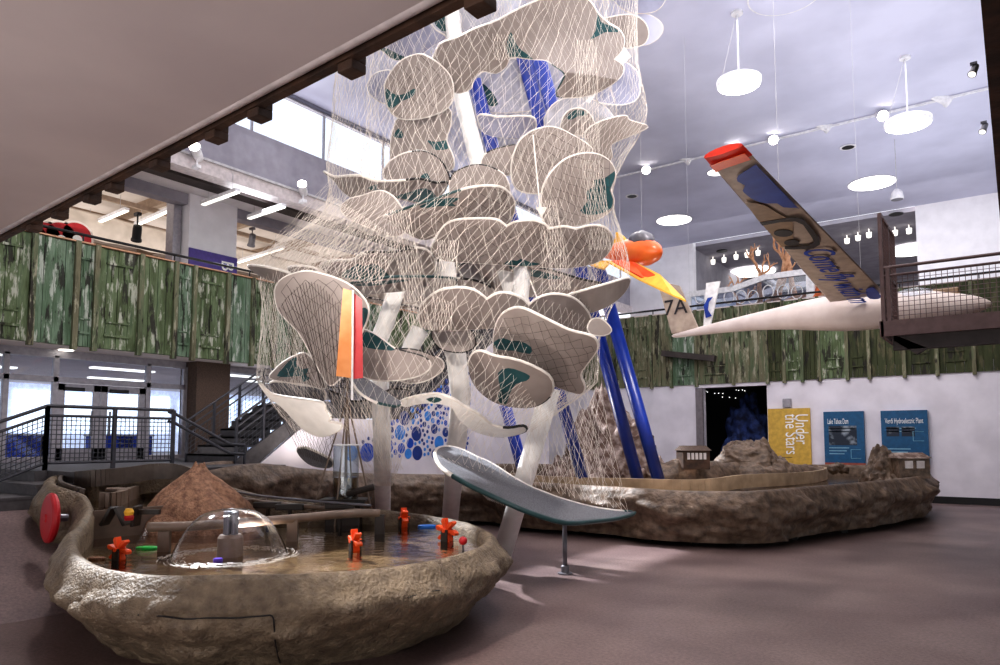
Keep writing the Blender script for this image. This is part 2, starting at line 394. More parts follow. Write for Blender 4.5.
MB().box((GX-.01,gy(54),ztr),(GX+.005,gy(147),ztop)).build('pane', K['glass'], w2)
MB().box((GX-.01,gy(147),LZ),(GX+.005,gy(184),ztop)).build('pane', K['glass'], w2)
ym = gy(100)
for nm, a, b in (('door_2', gy(54)+.06, ym-.01), ('door_3', ym+.01, gy(147)-.06)):
    mb = MB(); z1 = ztr-.02; s = .16
    mb.box((GX-.03,a,LZ+.02),(GX+.03,a+s,z1)); mb.box((GX-.03,b-s,LZ+.02),(GX+.03,b,z1)); mb.box((GX-.03,a,z1-s),(GX+.03,b,z1)); mb.box((GX-.03,a,LZ+.02),(GX+.03,b,LZ+.3))
    d = struct(mb.build(nm, K['frame'], bevel=.006))
    MB().box((GX-.008,a+s,LZ+.3),(GX+.004,b-s,z1-s)).build('pane', K['glass'], d)
    hy = b-.2 if nm == 'door_2' else a+.2
    MB().tube([(GX+.09,hy,LZ+.6),(GX+.09,hy,LZ+1.2)], .025).build('door_handle', K['greymetal'], d)
    MB().box((GX+.03,(a+b)/2-.35,z1-.17),(GX+.08,(a+b)/2+.1,z1-.08)).build('door_closer', K['black'], d)
# brick pier and walls beside glazing
struct(MB().box((GX-.3,gy(184)+.05,LZ),(GX+.5,gy(219),SZ)).build('wall_brick_pier', K['brick']))
struct(MB().box((GX-.3,gy(-60),LZ),(GX+.5,gy(-16),SZ)).build('wall_brick_left', K['brick']))
mb = MB(); mb.box((GX-.05,gy(219),ztop-.05),(GX+.05,RY,ztop+.3))
for k in range(13): mb.box((GX-.05,gy(219)+k*2.2,LZ),(GX+.05,gy(219)+k*2.2+.08,ztop))
w3 = struct(mb.build('window_3', K['frame']))
MB().box((GX-.01,gy(219),LZ),(GX+.005,RY,ztop)).build('pane', K['glass'], w3)
# windows glowing on the far side of the lobby, lights on its ceiling
mb = MB()
for k in range(9): mb.box((-29.66,1+k*3.2,2.3),(-29.6,3.7+k*3.2,3.85))
struct(mb.build('window_4', mat('daylit_window',(232,240,255),.5,emit=1.6)))
for k,(x,y) in enumerate([(-20,6),(-23.5,7.5),(-21.5,10.5),(-25,12),(-20.5,13.5),(-27,9.5),(-22,16)]):
    t = MB(); t.box((x-.15,y-.9,SZ-.07),(x+.15,y+.9,SZ-.02))
    tag(t.build('ceiling_light', K['tubelamp']), ['long lit strip light','lit strip light'][k%2]+' on the lobby ceiling behind the glass entrance', 'ceiling light', 'lit strips on the lobby ceiling')
    bpy.context.view_layer.update()
for o in COL.objects:
    if o.name.startswith('ceiling_light'): o['label'] = 'lit strip light on the lobby ceiling behind the glass entrance'
# soffit downlights
for i,(px,py,s) in enumerate([(66,350,'leftmost small'),(157,361,'middle small'),(234,369,'rightmost small')]):
    p = H(px,py,SZ-.03); e = thing('downlight', p, s+' recessed downlight in the soffit over the glass entrance', 'downlight')
    MB().lathe([(.17,0),(.2,.0),(.2,.02),(.17,.02)],20,Matrix.Translation(p)).build('rim', K['white'], e, smooth=False)
    MB().lathe([(.01,-.012),(.16,-.01)],20,Matrix.Translation(p)).build('lens', mat('dl%d'%i,(255,246,230),emit=4), e)
# blue crates behind the doors
for i,px in enumerate((8,24,102,124,135)):
    p = XP(px,462,-19.6-(i%2)*.3); p.z = LZ+.01
    e = thing('plastic_crate', p, ['leftmost blue crate behind the left glass pane','blue crate behind the left glass pane, nearer the doors','blue crate seen through the right glass door','blue crate behind the right glass door edge','small blue crate behind the pane right of the doors'][i], 'crate')
    m = MB(); w=.3; h=.62
    m.box(p+Vector((-w,-w,0)),p+Vector((w,w,.06)))
    for a,b in (((-w,-w,0),(-w+.04,w,h)),((w-.04,-w,0),(w,w,h)),((-w,-w,0),(w,-w+.04,h)),((-w,w-.04,0),(w,w,h))): m.box(p+Vector(a),p+Vector(b))
    m.build('body', K['bluechair'], e)
    m = MB(); m.tube([p+Vector((w+.03,-w-.02,h)),p+Vector((w+.03,w+.02,h)),p+Vector((-w-.03,w+.02,h)),p+Vector((-w-.03,-w-.02,h))],.03,8,True); m.build('rim', K['signwhite'], e)
# ---------------------------------------------------- weathered panels
def door_panel(name, a, b, z0, z1, out, m, label, group=None, seed=0):
    """a,b: floor points of one panel's ends; out: outward direction"""
    rnd = random.Random(seed); a = Vector(a); b = Vector(b); out = Vector(out); d = (b-a); w = d.length; d.normalize()
    def bx(u0,u1,v0,v1,t0,t1,M):
        vs = []
        for t in (t0,t1):
            for u,v in ((u0,v0),(u1,v0),(u1,v1),(u0,v1)): vs.append(a+d*u+UP*v+out*t)
        M.add(vs, ((0,3,2,1),(4,5,6,7),(0,1,5,4),(1,2,6,5),(2,3,7,6),(3,0,4,7)))
    e = thing(name, (a+b)/2+UP*z0, label, 'panel', group)
    M = MB(); n = 4; 
    for k in range(n):
        u0 = w*k/n; u1 = w*(k+1)/n-.012; t = .035+rnd.random()*.02
        bx(u0,u1,z0,z1-.01,0,t,M)
    M.build('board_face', m, e)
    # raised frame of an old door
    if seed % 3 != 2:
        M = MB(); hh = z1-z0; f = w*.5
        x0 = w*.22; x1 = w*.8; zz0 = z0+hh*.12; zz1 = z0+hh*.86
        bx(x0,x1,zz1-.05,zz1,.04,.085,M); bx(x0,x1,zz0,zz0+.05,.04,.085,M)
        bx(x0+.12*w,x0+.16*w,zz1-.45,zz1-.05,.04,.08,M); bx(x1-.16*w,x1-.12*w,zz1-.35,zz1-.05,.04,.08,M)
        bx(x0+.02*w,x1-.02*w,zz0+.32,zz0+.35,.04,.075,M); bx(x0+.01*w,x0+.07*w,zz0+.4,zz1-.5,.04,.06,M); bx(x1-.07*w,x1-.01*w,zz0+.4,zz1-.4,.04,.06,M)
        M.build('moulding', m, e)
    M = MB(); bx(-.05,.06,z0-.09,z1+.02,.0,.13,M); M.build('batten', KP['g3'], e)
    return e
ords = ['first','second','third','fourth','fifth','sixth','seventh','eighth','ninth','tenth','eleventh','twelfth','thirteenth','fourteenth','fifteenth','sixteenth','seventeenth','eighteenth']
kinds = ['g1','g2','g1','g3','g2','g1']
cuts = [-60,-28,28,72,92,137,172,191,225,250,272,292,315,340,365,390]
for i in range(len(cuts)-1):
    ya = XP(cuts[i],340,LX).y; yb = XP(cuts[i+1],340,LX).y
    door_panel('weathered_panel', (LX,ya,0), (LX,yb,0), SZ, 6.5, (1,0,0), KP[['g1','g1','g2','g2','g1','g1','g2','g1','g2','g1','g2','g3','g2','g3','g2'][i]],
        'weathered green and white wooden panel, %s from the left on the left balcony' % ords[i], None, i)
struct(MB().box((LX-.15,-12,SZ),(LX-.02,RY,6.5)).build('wall_left_balcony', KP['g1']))
struct(MB().box((LX-.04,-12,6.5),(LX+.1,RY,6.53)).build('trim_11', mat('panel_cap',(196,150,120),.6)))
# handrail over the left panels
e = thing('handrail', (LX-.05,8,6.5), 'thin black handrail along the top of the left balcony panels', 'handrail')
MB().tube([(LX-.05,-12,6.72),(LX-.05,RY,6.72)], .035).build('rail', K['black'], e)
for k in range(16): MB().tube([(LX-.05,-8+k*2.2,6.5),(LX-.05,-8+k*2.2,6.72)], .02,6).build('post', K['black'], e)
cuts = [540,562,583,612,634,652,672,697,734,768,785,803,820,848,870,905,938,975,1015,1050]
rz1 = YP(640,317,RY).z
for i in range(len(cuts)-1):
    xa_ = YP(cuts[i],380,RY).x; xb_ = YP(cuts[i+1],380,RY).x
    k = 'g3' if cuts[i] < 640 else ('g3' if cuts[i] < 770 and i % 3 else 'g2' if cuts[i] < 760 else 'g4' if cuts[i] > 860 else ['g1','g4'][i%2])
    door_panel('weathered_panel', (xa_,RY,0), (xb_,RY,0), SZ, rz1, (0,-1,0), KP[k],
        'weathered %s wooden panel, %s from the tower on the far balcony' % ('tan and green' if k=='g3' else 'green', ords[i] if i < 18 else 'last'), None, i+3)
struct(MB().box((LX,RY+.01,SZ),(14,RY+.2,rz1)).build('wall_far_balcony', KP['g4']))
struct(MB().box((LX,RY-.02,rz1),(14,RY+.2,rz1+.04)).build('trim_12', mat('far_cap',(214,200,196),.6)))
e = thing('handrail', (-5,RY+.1,rz1), 'thin dark handrail along the top of the far balcony panels', 'handrail')
MB().tube([(LX,RY+.1,rz1+.22),(14,RY+.1,rz1+.22)], .04).build('rail', K['black'], e)
for k in range(14): MB().tube([(LX+1+k*2.2,RY+.1,rz1),(LX+1+k*2.2,RY+.1,rz1+.22)], .02,6).build('post', K['black'], e)
# brackets hanging under the near balcony edge
for i,(px,py) in enumerate([(9,240),(38,224),(74,205),(99,191),(149,165),(211,133),(258,108),(356,60),(490,-4)]):
    x = YP(px,py,2.68).x; yy = EY(x)
    b = MB(); w = .06
    b.box((x-w,yy-.05,SZ-.065),(x+w,yy+.06,SZ-.01)); b.box((x-w,yy,SZ-.01),(x+w,yy+.06,6.4))
    tag(b.build('timber_bracket', K['brownwood'], bevel=.006), 'dark timber bracket under the overhead balcony edge, %s from the left' % ords[i], 'bracket')
# ---------------------------------------------------- column with purple sign
p0 = XP(188,260,-20.1); p1 = XP(236,260,-20.1)
struct(MB().box((-20.75,p0.y,4.5),(-20.1,p1.y,9.5)).build('wall_column', K['plaster']))
struct(MB().box((-20.9,p0.y-.28,4.5),(-20.5,p0.y-.02,9.4)).build('trim_13', K['frame']))
zt = XP(190,248,-20.1).z
e = thing('hanging_sign', (-20.05,(p0.y+p1.y)/2,5.5), 'purple sign with white sideways lettering on the white gallery column', 'sign')
MB().box((-20.09,p0.y,5.4),(-20.03,p1.y,zt)).build('board', K['purple'], e)
text('Build', .62, (-20.02, p1.y-.55, zt-.15), (0,0,-1), (0,1,0), K['signwhite'], e)
# fluorescent fixtures (two under the header, others in the gallery)
def linear(pa, pb, label, w=.16):
    c = (pa+pb)/2; e = thing('strip_light', c, label, 'strip light')
    MB().beam(pa, pb, w, .1).build('housing', K['white'], e, bevel=.01)
    dn = Vector((0,0,-.055)); MB().beam(pa+dn, pb+dn, w*.75, .03).build('lens', K['tubelamp'], e)
    for q in (pa.lerp(pb,.15), pa.lerp(pb,.85)): MB().tube([q, q+UP*.55], .008, 5).build('hanger', K['cable'], e)
def hz(px,py,z): return H(px,py,z)
linear(hz(203,203,8.75), hz(238,190,8.75), 'lit strip light under the header, left of the purple sign column')
linear(hz(249,217,8.75), hz(284,205,8.75), 'lit strip light under the header, right of the purple sign column')
linear(hz(84,227,9.2), hz(127,209,9.2), 'lit strip light in the upper gallery, above the red rounded sign')
linear(hz(136,224,9.3), hz(172,208,9.3), 'dimmer strip light in the upper gallery, beside the purple sign column')
linear(hz(236,262,8.9), hz(283,247,8.9), 'lit strip light in the gallery low behind the safety net')
# ducts
def duct(x, z, r, label):
    m = MB(); n = 60
    pts = []; rs = []
    for k in range(n*2): pts.append((x,-10+k*.38,z)); rs.append(r+(.03 if k%4==0 else 0))
    tag(m.__class__().tube(pts, r, 20, rs=rs).build('air_duct', K['duct'], smooth=True), label, 'duct')
pd = XP(115,231,-24.5); duct(-24.5, pd.z, .42, 'fat round cream air duct running along the upper gallery ceiling')
pd = XP(110,262,-27.5); duct(-27.5, pd.z, .3, 'thinner cream air duct low at the back of the upper gallery')
# red sign: rounded letters
e = None
p = XP(60,236,-23.5); e = thing('rounded_sign', p, 'red sign of round-topped arches with pale outlines above the left balcony', 'sign')
for i,px in enumerate((31,45,61,77)):
    c = XP(px,235,-23.5); R = .42
    def arch(R, dz=0, x=0): return [(c.x+x, c.y+R*math.cos(a), c.z+R*.9*math.sin(a)) for a in [PI*k/16 for k in range(17)]] + [(c.x+x,c.y-R,c.z-.9),(c.x+x,c.y+R,c.z-.9)]
    MB().poly(arch(.5), (-.06,0,0)).build('backing', K['warmceil'], e)
    MB().poly(arch(.42,x=.02), (-.06,0,0)).build('red_arch', K['red'], e)
    M = MB(); M.poly([(c.x+.06,c.y+R_*math.cos(a),c.z-.15+R_*math.sin(a)) for R_,a in [(.14,PI*k/10) for k in range(11)]]+[(c.x+.06,c.y-.14,c.z-.9),(c.x+.06,c.y+.14,c.z-.9)], (-.06,0,0)); M.build('inner_arch', K['signwhite'], e)
# spot lights in the gallery & on the header
def spot(p, d, label, m='white', lit=True, s=1.0, mount=.25):
    """track head: mount stem up, cylinder pointing along d"""
    d = Vector(d).normalized(); e = thing('spot_light', p, label, 'spot light')
    q = d.to_track_quat('Z','Y').to_matrix().to_4x4(); M = Matrix.Translation(p) @ q
    MB().lathe([(.05*s,-.2*s),(.09*s,-.18*s),(.1*s,-.1*s),(.1*s,.12*s),(.12*s,.16*s),(.12*s,.2*s),(.105*s,.2*s)],16,M).build('lamp_head', K[m], e, smooth=False)
    MB().lathe([(.01,.201*s),(.1*s,.203*s)],16,M).build('bulb', K['bulb'] if lit else K['tubelamp'], e)
    MB().tube([Vector(p)+UP*mount*s, Vector(p)-d*.1*s], .018*s, 6).build('stem', K[m], e)
    MB().cbox(Vector(p)+UP*mount*s, (.18*s,.1*s,.07*s)).build('track_mount', K[m], e)
    return e
for px,py,l in ((197,153,'round white spot light on the header, left one'),(303,189,'round white spot light on the header, right one')):
    spot(XP(px,py,LX+.3), (.5,-.5,.2), l, s=1.25, mount=-.3)
spot(XP(137,233,-21.5), (-.5,.2,-.8), 'black spot light hanging in the upper gallery', 'black', False, 1.3, .45)
spot(XP(180,222,-22.5), (-.5,.2,-.8), 'grey spot light near the purple sign column', 'greymetal', False, 1.3, .35)
spot(XP(252,240,-22.5), (-.5,.2,-.8), 'grey spot light right of the purple sign column', 'greymetal', False, 1.2, .35)
# ceiling fixtures
def pendant(cx, cy, dx, dy, R, label):
    c = H(cx,cy,CZ); d = c.dot(FW); q = W(dx,dy,d); q.x, q.y = c.x, c.y
    e = thing('pendant_light', c, label, 'pendant light')
    MB().lathe([(.14,-.06),(.14,0),(.05,-.0)],20,Matrix.Translation(c)).build('canopy', K['white'], e)
    for a in (0,): MB().tube([c, q], .02, 6).build('stem', K['white'], e)
    MB().tube([c, q+Vector((-R*.9,0,0))], .006, 4).build('cable', K['cable'], e)
    MB().lathe([(R*.96,-.09),(R,-.05),(R,.05),(R*.9,.08)],40,Matrix.Translation(q)).build('disc_shade', K['white'], e)
    MB().lathe([(.01,-.1),(R*.94,-.095)],40,Matrix.Translation(q)).build('diffuser', K['lamp'], e)
pendant(737,12,740,82,.52,'round white pendant disc light, the higher and nearer one')
pendant(905,57,912,122,.58,'round white pendant disc light beside the track on the right')
for px,py,R,l in ((872,183,.86,'round lit skylight disc recessed in the ceiling beside the grey pendant speaker'),(674,220,.8,'round lit skylight disc recessed in the ceiling above the orange model plane'),(785,-6,.8,'round ceiling disc cut by the top edge of the view'),(717,172,.35,'small lit recessed disc hidden behind the wing tip')):
    c = H(px,py,CZ-.01); e = thing('ceiling_disc_light', c, l, 'ceiling light')
    MB().lathe([(R,-.02),(R*1.05,-.02),(R*1.05,.0),(R,.0)],40,Matrix.Translation(c)).build('rim', K['white'], e)
    MB().lathe([(.01,-.03),(R,-.025)],40,Matrix.Translation(c)).build('diffuser', K['lamp'] if py > 0 else K['ceil'], e)
for px,py,z,l in ((752,272,12.25,'lit disc light in the back gallery ceiling above the glass case'),(762,272,11.8,''),(913,250,12.25,'lit disc light in the back gallery seen beyond the mesh screen')):
    if not l: continue
    c = H(px,py,z-.04); tag(MB().lathe([(.01,-.03),(1.35,-.025),(1.35,.02)],40,Matrix.Translation(c)).build('ceiling_disc_light', K['lamp']), l, 'ceiling light')
for px,py,l in ((848,147,'small black recessed can in the ceiling right of the glider wing tip'),(632,196,'small black recessed can in the ceiling left of the glider wing tip')):
    c = H(px,py,CZ-.01); e = thing('recessed_can', c, l, 'downlight')
    MB().lathe([(.17,-.02),(.27,-.02),(.27,0),(.17,0)],24,Matrix.Translation(c)).build('rim', K['white'], e)
    MB().lathe([(.01,-.026),(.2,-.024)],24,Matrix.Translation(c)).build('opening', K['black'], e)
for px,py,l in ((722,251,'small black can in the back gallery ceiling left of the wing'),(896,214,'small black can in the back gallery ceiling by the mesh screen')):
    c = H(px,py,12.28); tag(MB().lathe([(.01,-.026),(.3,-.024),(.3,.01)],24,Matrix.Translation(c)).build('recessed_can', K['black']), l, 'downlight')
c = W(897,195,24); e = thing('pendant_speaker', c, 'small grey bell-shaped pendant speaker under the round skylight disc', 'speaker')
MB().lathe([(.2,-.16),(.21,-.1),(.17,.1),(.08,.2)],20,Matrix.Translation(c)).build('body', K['white'], e, smooth=True)
MB().lathe([(.01,-.17),(.19,-.165)],20,Matrix.Translation(c)).build('grille', K['greymetal'], e)
MB().tube([c+UP*.2, Vector((c.x,c.y,CZ))], .012, 5).build('cable', K['cable'], e)
# long ceiling track and its heads
a = H(560,198,CZ-.05); b = H(1000,74,CZ-.05); yt = (a.y+b.y)/2
tag(MB().box((a.x,yt-.03,CZ-.09),(b.x+2,yt+.03,CZ-.03)).build('light_track', K['white']), 'long white light track crossing the grey ceiling above the glider', 'light track')
for i,(px,py,l,dd) in enumerate([(646,168,'starlike lit track spot next to the tower net',1),(683,157,'dim round track spot, second from the tower',0),(733,147,'lit track spot right over the wing tip',1),(772,138,'brightest starlike track spot above the glider wing',1),(821,124,'turned-away white track spot at the middle of the track',0),(880,114,'lit track spot left of the right pendant disc',1),(940,97,'turned-away white track spot at the right end of the track',0)]):
    p = YP(px,py,yt); 
    spot(p, (.35,-.75,-.6) if dd else (.8,.5,-.5), l, 'white', bool(dd), 1.5 if dd else 1.6, .3)
for i,(px,py) in enumerate([(705,263),(713,262),(724,260),(736,257),(747,255),(758,253),(847,241),(858,238),(869,235),(895,233),(909,231)][1:]):
    p = H(px,py,12.0)
    MB_ = MB().lathe([(.06,-.14),(.11,-.12),(.13,.12)],12,Matrix.Translation(p))
    MB_.tube([p, Vector((p.x,p.y,12.3))], .02, 5)
    tag(MB_.build('gallery_spot', K['tubelamp']), 'small white spot in the back gallery, %s from the left' % ords[i], 'spot light')
for px,py,l in ((974,70,'grey cylinder spot on the dark timber edge, upper one'),(984,128,'grey cylinder spot on the dark timber edge, lower one')):
    p = XP(px,py,-.2); spot(p, (-.25,-.5,-.8), l, 'greymetal', False, .34 if py<100 else .4, .2)
# exposed beams above net top left: pipe handrail etc. skipped
# ============================================================ RAILINGS, STAIRS
def mesh_infill(o, u, v, nu, nv, r=.008):
    M = MB()
    for i in range(nu+1): M.strand(o+u*(i/nu), o+u*(i/nu)+v, r)
    for j in range(nv+1): M.strand(o+v*(j/nv), o+v*(j/nv)+u, r)
    return M
def railing(label, pts, h, posts=2, pitch=.075, m='steel', toprail=2, cat='railing', r=.03):
    """pts: floor level points of the run"""
    e = thing('mesh_railing', pts[0], label, cat)
    for j in range(len(pts)-1):
        a = Vector(pts[j]); b = Vector(pts[j+1]); L = (b-a).length
        MB().tube([a+UP*h, b+UP*h], r, 8).build('top_rail', K[m], e)
        MB().tube([a+UP*(h-.16), b+UP*(h-.16)], r*.8, 8).build('mid_rail', K[m], e)
        MB().tube([a+UP*.12, b+UP*.12], r*.8, 8).build('bottom_rail', K[m], e)
        mesh_infill(a+UP*.12, b-a, UP*(h-.28), max(2,int(L/pitch)), max(2,int((h-.28)/pitch))).build('mesh_infill', K[m], e)
        for k in range(posts):
            q = a.lerp(b, k/(posts-1)); MB().cbox(q+UP*h/2, (.06,.06,h)).build('post', K[m], e)
    return e
# landing rail; rail line x=-13.2
RX = -13.1
ya = XP(45,462,RX).y; yb = XP(172,462,RX).y
railing('grey metal mesh railing on the landing in front of the glass doors', [(RX,ya,LZ),(RX,yb,LZ)], 1.07, 3)
# entrance steps descending toward -Y
mb = MB(); n = 3
for k in range(n):
    z = .98+.52*(n-k-.999)/n; mb.box((-17.5,ya-.5*(k+1),.9),(-12.05,ya-.5*k,z-.04))
    mb.box((-17.5,ya-.5*(k+1)-.03,z-.05),(-12.05,ya-.5*k,z))
tag(mb.build('entrance_steps', K['stairsteel']), 'wide grey steps rising to the landing at the left edge', 'steps')
struct(MB().box((-13.0,ya,.9),(-12.05,9.2,LZ)).build('floor_landing_front', K['stairsteel']))
struct(MB().poly([(-8.9,-12,-.05),(-12.1,-12,.98),(-30,-12,.98),(-30,-12,-.05)],(0,ya+14,0)).build('floor_ramp', K['floor']))
railing('sloping grey mesh railing down the entrance steps at far left', [(RX,ya,LZ),(RX,ya-1.7,.80)], 1.07, 2)
# upper flight
SX0, SX1 = -15.4, -13.5
f1 = (9.0, 1.5); f2 = (11.0, 2.85); f3 = (14.4, 2.85); f4 = (19.4, 6.3)
e = thing('staircase', (SX1,9,LZ), 'grey metal staircase climbing behind the tower net to the balcony', 'staircase')
for x in (SX0, SX1):
    mb = MB()
    for (a, b) in ((f1,f2),(f3,f4)): mb.poly([(x,a[0],a[1]-.38 if a is f1 else a[1]-.3),(x,b[0],b[1]-.3),(x,b[0],b[1]+.06),(x,a[0],a[1]+.06)], (.06,0,0))
    mb.box((x,f2[0],2.55),(x+.06,f3[0],2.92))
    mb.build('stringer', K['stairsteel'], e)
for (a,b) in ((f1,f2),(f3,f4)):
    n = max(1,int((b[1]-a[1])/.17))
    for k in range(n):
        y = a[0]+(b[0]-a[0])*k/n; z = a[1]+(b[1]-a[1])*(k+1)/n
        mb = MB(); mb.box((SX0,y,z-.04),(SX1,y+(b[0]-a[0])/n+.02,z)); mb.box((SX0,y,z-(b[1]-a[1])/n-.02),(SX1,y+.015,z)); mb.build('tread', K['stairsteel'], e)
MB().box((SX0,f2[0],2.75),(SX1,f3[0],2.85)).build('landing', K['stairsteel'], e)
for x in (SX0+.03, SX1+.03):
    for hh, r in ((.95,.028),(.78,.02),(.62,.02)):
        MB().tube([(x,f1[0],f1[1]+hh),(x,f2[0],f2[1]+hh),(x,f3[0],f3[1]+hh),(x,f4[0],f4[1]+hh)], r, 8).build('handrail', K['steel'], e)
    for a,b,nn in ((f1,f2,3),(f2,f3,4),(f3,f4,6)):
        for k in range(nn):
            t = k/nn; y = a[0]+(b[0]-a[0])*t; z = a[1]+(b[1]-a[1])*t; MB().box((x-.025,y-.025,z),(x+.025,y+.025,z+.95)).build('baluster_post', K['steel'], e)
        o = Vector((x,a[0],a[1]+.08)); u = Vector((0,b[0]-a[0],b[1]-a[1])); mesh_infill(o,u,UP*.52,max(3,int(u.length/.12)),5,.006).build('mesh_infill', K['steel'], e)
# loop handrail at the stair foot
e2 = thing('loop_handrail', (RX,yb,LZ), 'bent double handrail at the foot of the staircase', 'handrail')
for off in (0,.18):
    MB().tube([(RX-.2,yb,LZ+1.05-off),(RX-.1,yb+.1,LZ+1.0-off),(RX+.5,yb+.9,LZ+.42-off),(RX+.55,yb+1.2,LZ+.40-off)], .03, 8).build('rail', K['steel'], e2)
MB().tube([(RX+.55,yb+1.2,LZ+.4),(RX+.55,yb+1.2,LZ)], .03, 8).build('post', K['steel'], e2)
# white wall under the stair with blue dots
WXD = SX1+.08
e = thing('dotted_wall_panel', (WXD,14,0), 'white wall under the staircase covered with blue dots of many sizes', 'wall panel')
MB().poly([(WXD,f1[0]+.2,0),(WXD,f1[0]+.2,f1[1]-.3),(WXD,f2[0],f2[1]-.32),(WXD,f3[0],f3[1]-.32),(WXD,f4[0],f4[1]-.3),(WXD,f4[0]+2,f4[1]-.3),(WXD,f4[0]+2,0)], (-.08,0,0)).build('board', K['wallwhite'], e)
rnd = random.Random(3); placed = []
bl = [mat('dot_blue_a',(24,76,180),.5),mat('dot_blue_b',(60,130,210),.5),mat('dot_blue_c',(36,60,130),.5)]
tri = 0
for t in range(30000):
    px = rnd.uniform(348,468); py = rnd.uniform(372,456)
    if py < 452-(px-348)*.72 or py > 458 - abs(px-400)*.1: continue
    p = XP(px,py,WXD); r = rnd.choice((.24,.2,.2,.14,.14,.08,.05)); 
    if any(math.hypot(p.y-q[0],p.z-q[1]) < r+q[2]+.015 for q in placed): continue
    if p.z > 5.5 or p.z < 1.2 or p.y < f2[0]+.5: continue
    placed.append((p.y,p.z,r))
for k in range(3):
    M = MB()
    for i,(y,z,r) in enumerate(placed):
        if i % 3 == k: M.add([(WXD+.008,y+r*math.cos(2*PI*j/20),z+r*math.sin(2*PI*j/20)) for j in range(20)], [tuple(range(20))])
    M.build('blue_dots', bl[k], e)
# olive banner and small blue sign on the far wall
pa = YP(470,404,RY-.05); pb = YP(516,470,RY-.05)
tag(MB().box((pa.x,RY-.08,.3),(pb.x,RY-.02,pa.z+.4)).build('wall_banner', K['olive']), 'olive green banner on the far wall behind the tower', 'banner')
pa = YP(503,412,RY-.1); pb = YP(522,440,RY-.1)
tag(MB().box((pa.x,RY-.13,pb.z),(pb.x,RY-.09,pa.z)).build('wall_sign', K['signblue']), 'small blue sign on the far wall behind the blue mast', 'sign')
# right viewing platform
PXL = -1.8; PYF = 13.5; PZ = W(884,330,W(885,300,12).dot(FW)).z
q = YP(884,325,PYF); PXL = q.x; PZ = q.z
zr = YP(884,268,PYF).z; zs = YP(880,214,PYF).z
e = thing('viewing_platform', (PXL,PYF,PZ), 'brown steel viewing platform with mesh guard at the right edge', 'platform')
mb = MB(); mb.box((PXL,PYF,PZ-.16),(-.1,PYF+2.0,PZ)); mb.box((PXL-.04,PYF-.06,PZ-.2),(0,PYF,PZ+.06)); mb.box((PXL-.06,PYF-.06,PZ-.2),(PXL,PYF+2,PZ+.06)); mb.build('deck', K['brownrail'], e)
mb = MB(); mb.box((PXL+.1,PYF+.15,PZ-.42),(0,PYF+.3,PZ-.16)); mb.poly([(PXL+.12,PYF+.15,PZ-.16),(PXL+.12,PYF+.15,PZ-.26),(PXL+.45,PYF+.15,PZ-.52),(PXL+.6,PYF+.15,PZ-.42)], (0,.12,0)); mb.build('bracket', K['darkbeam'], e)
MB().tube([(PXL,PYF,zr),(0,PYF,zr)], .028, 8).build('top_rail', K['brownrail'], e)
MB().tube([(PXL,PYF,zr-.14),(0,PYF,zr-.14)], .022, 8).build('mid_rail', K['brownrail'], e)
mesh_infill(Vector((PXL+.06,PYF,PZ+.06)), Vector((-PXL,0,0)), UP*(zr-.2-PZ), 22, 10, .006).build('mesh_infill', K['brownrail'], e)
for (x,y,z) in ((PXL,PYF,zs),(PXL+.09,PYF,zr),(PXL,PYF+1.6,zs),(PXL+.0,PYF+.8,zs)): MB().box((x-.03,y-.03,PZ),(x+.03,y+.03,z)).build('post', K['brownrail'], e)
for zz in (zs, zr, PZ+.1): MB().beam((PXL,PYF,zz),(PXL,PYF+1.6,zz),.05,.05).build('screen_rail', K['brownrail'], e)
mesh_infill(Vector((PXL,PYF,PZ+.1)), Vector((0,1.6,0)), UP*(zs-PZ-.1), 20, 24, .006).build('screen_mesh', K['brownrail'], e)
# small bracket on far panels
p = YP(692,355,RY-.3); e = MB().beam(p+Vector((-1.2,0,.15)), p+Vector((.9,0,-.2)), .25, .22)
tag(e.build('wall_bracket', K['darkbeam']), 'dark angled steel bracket on the far balcony below the glider tail', 'bracket')
# ============================================================ WALL SIGNS (far wall)
SY = RY-.06
def rect(px0,py0,px1,py1):
    a = YP(px0,py0,SY); b = YP(px1,py1,SY); return a.x, b.x, a.z, b.z
x0,x1,z1,z0 = rect(768,409,812,468)
e = thing('room_sign', ((x0+x1)/2,SY,z0), 'mustard wall sign reading Under the Stars sideways beside the dark doorway', 'sign')
MB().box((x0,SY-.04,z0-.2),(x1,SY+.04,z1)).build('board', K['mustard'], e)
w = x1-x0
text('Under', .62, (x0+w*.66, SY-.05, z1-.2), (0,0,-1), (1,0,0), K['signwhite'], e, fit=(z1-z0)*.5)
text('the Stars', .62, (x0+w*.42, SY-.05, z1-.2), (0,0,-1), (1,0,0), K['signwhite'], e, fit=(z1-z0)*.68)
MB().box((x0+.3,SY-.045,z0+.35),(x0+.8,SY-.041,z0+.37)).build('caption', K['darkplastic'], e)
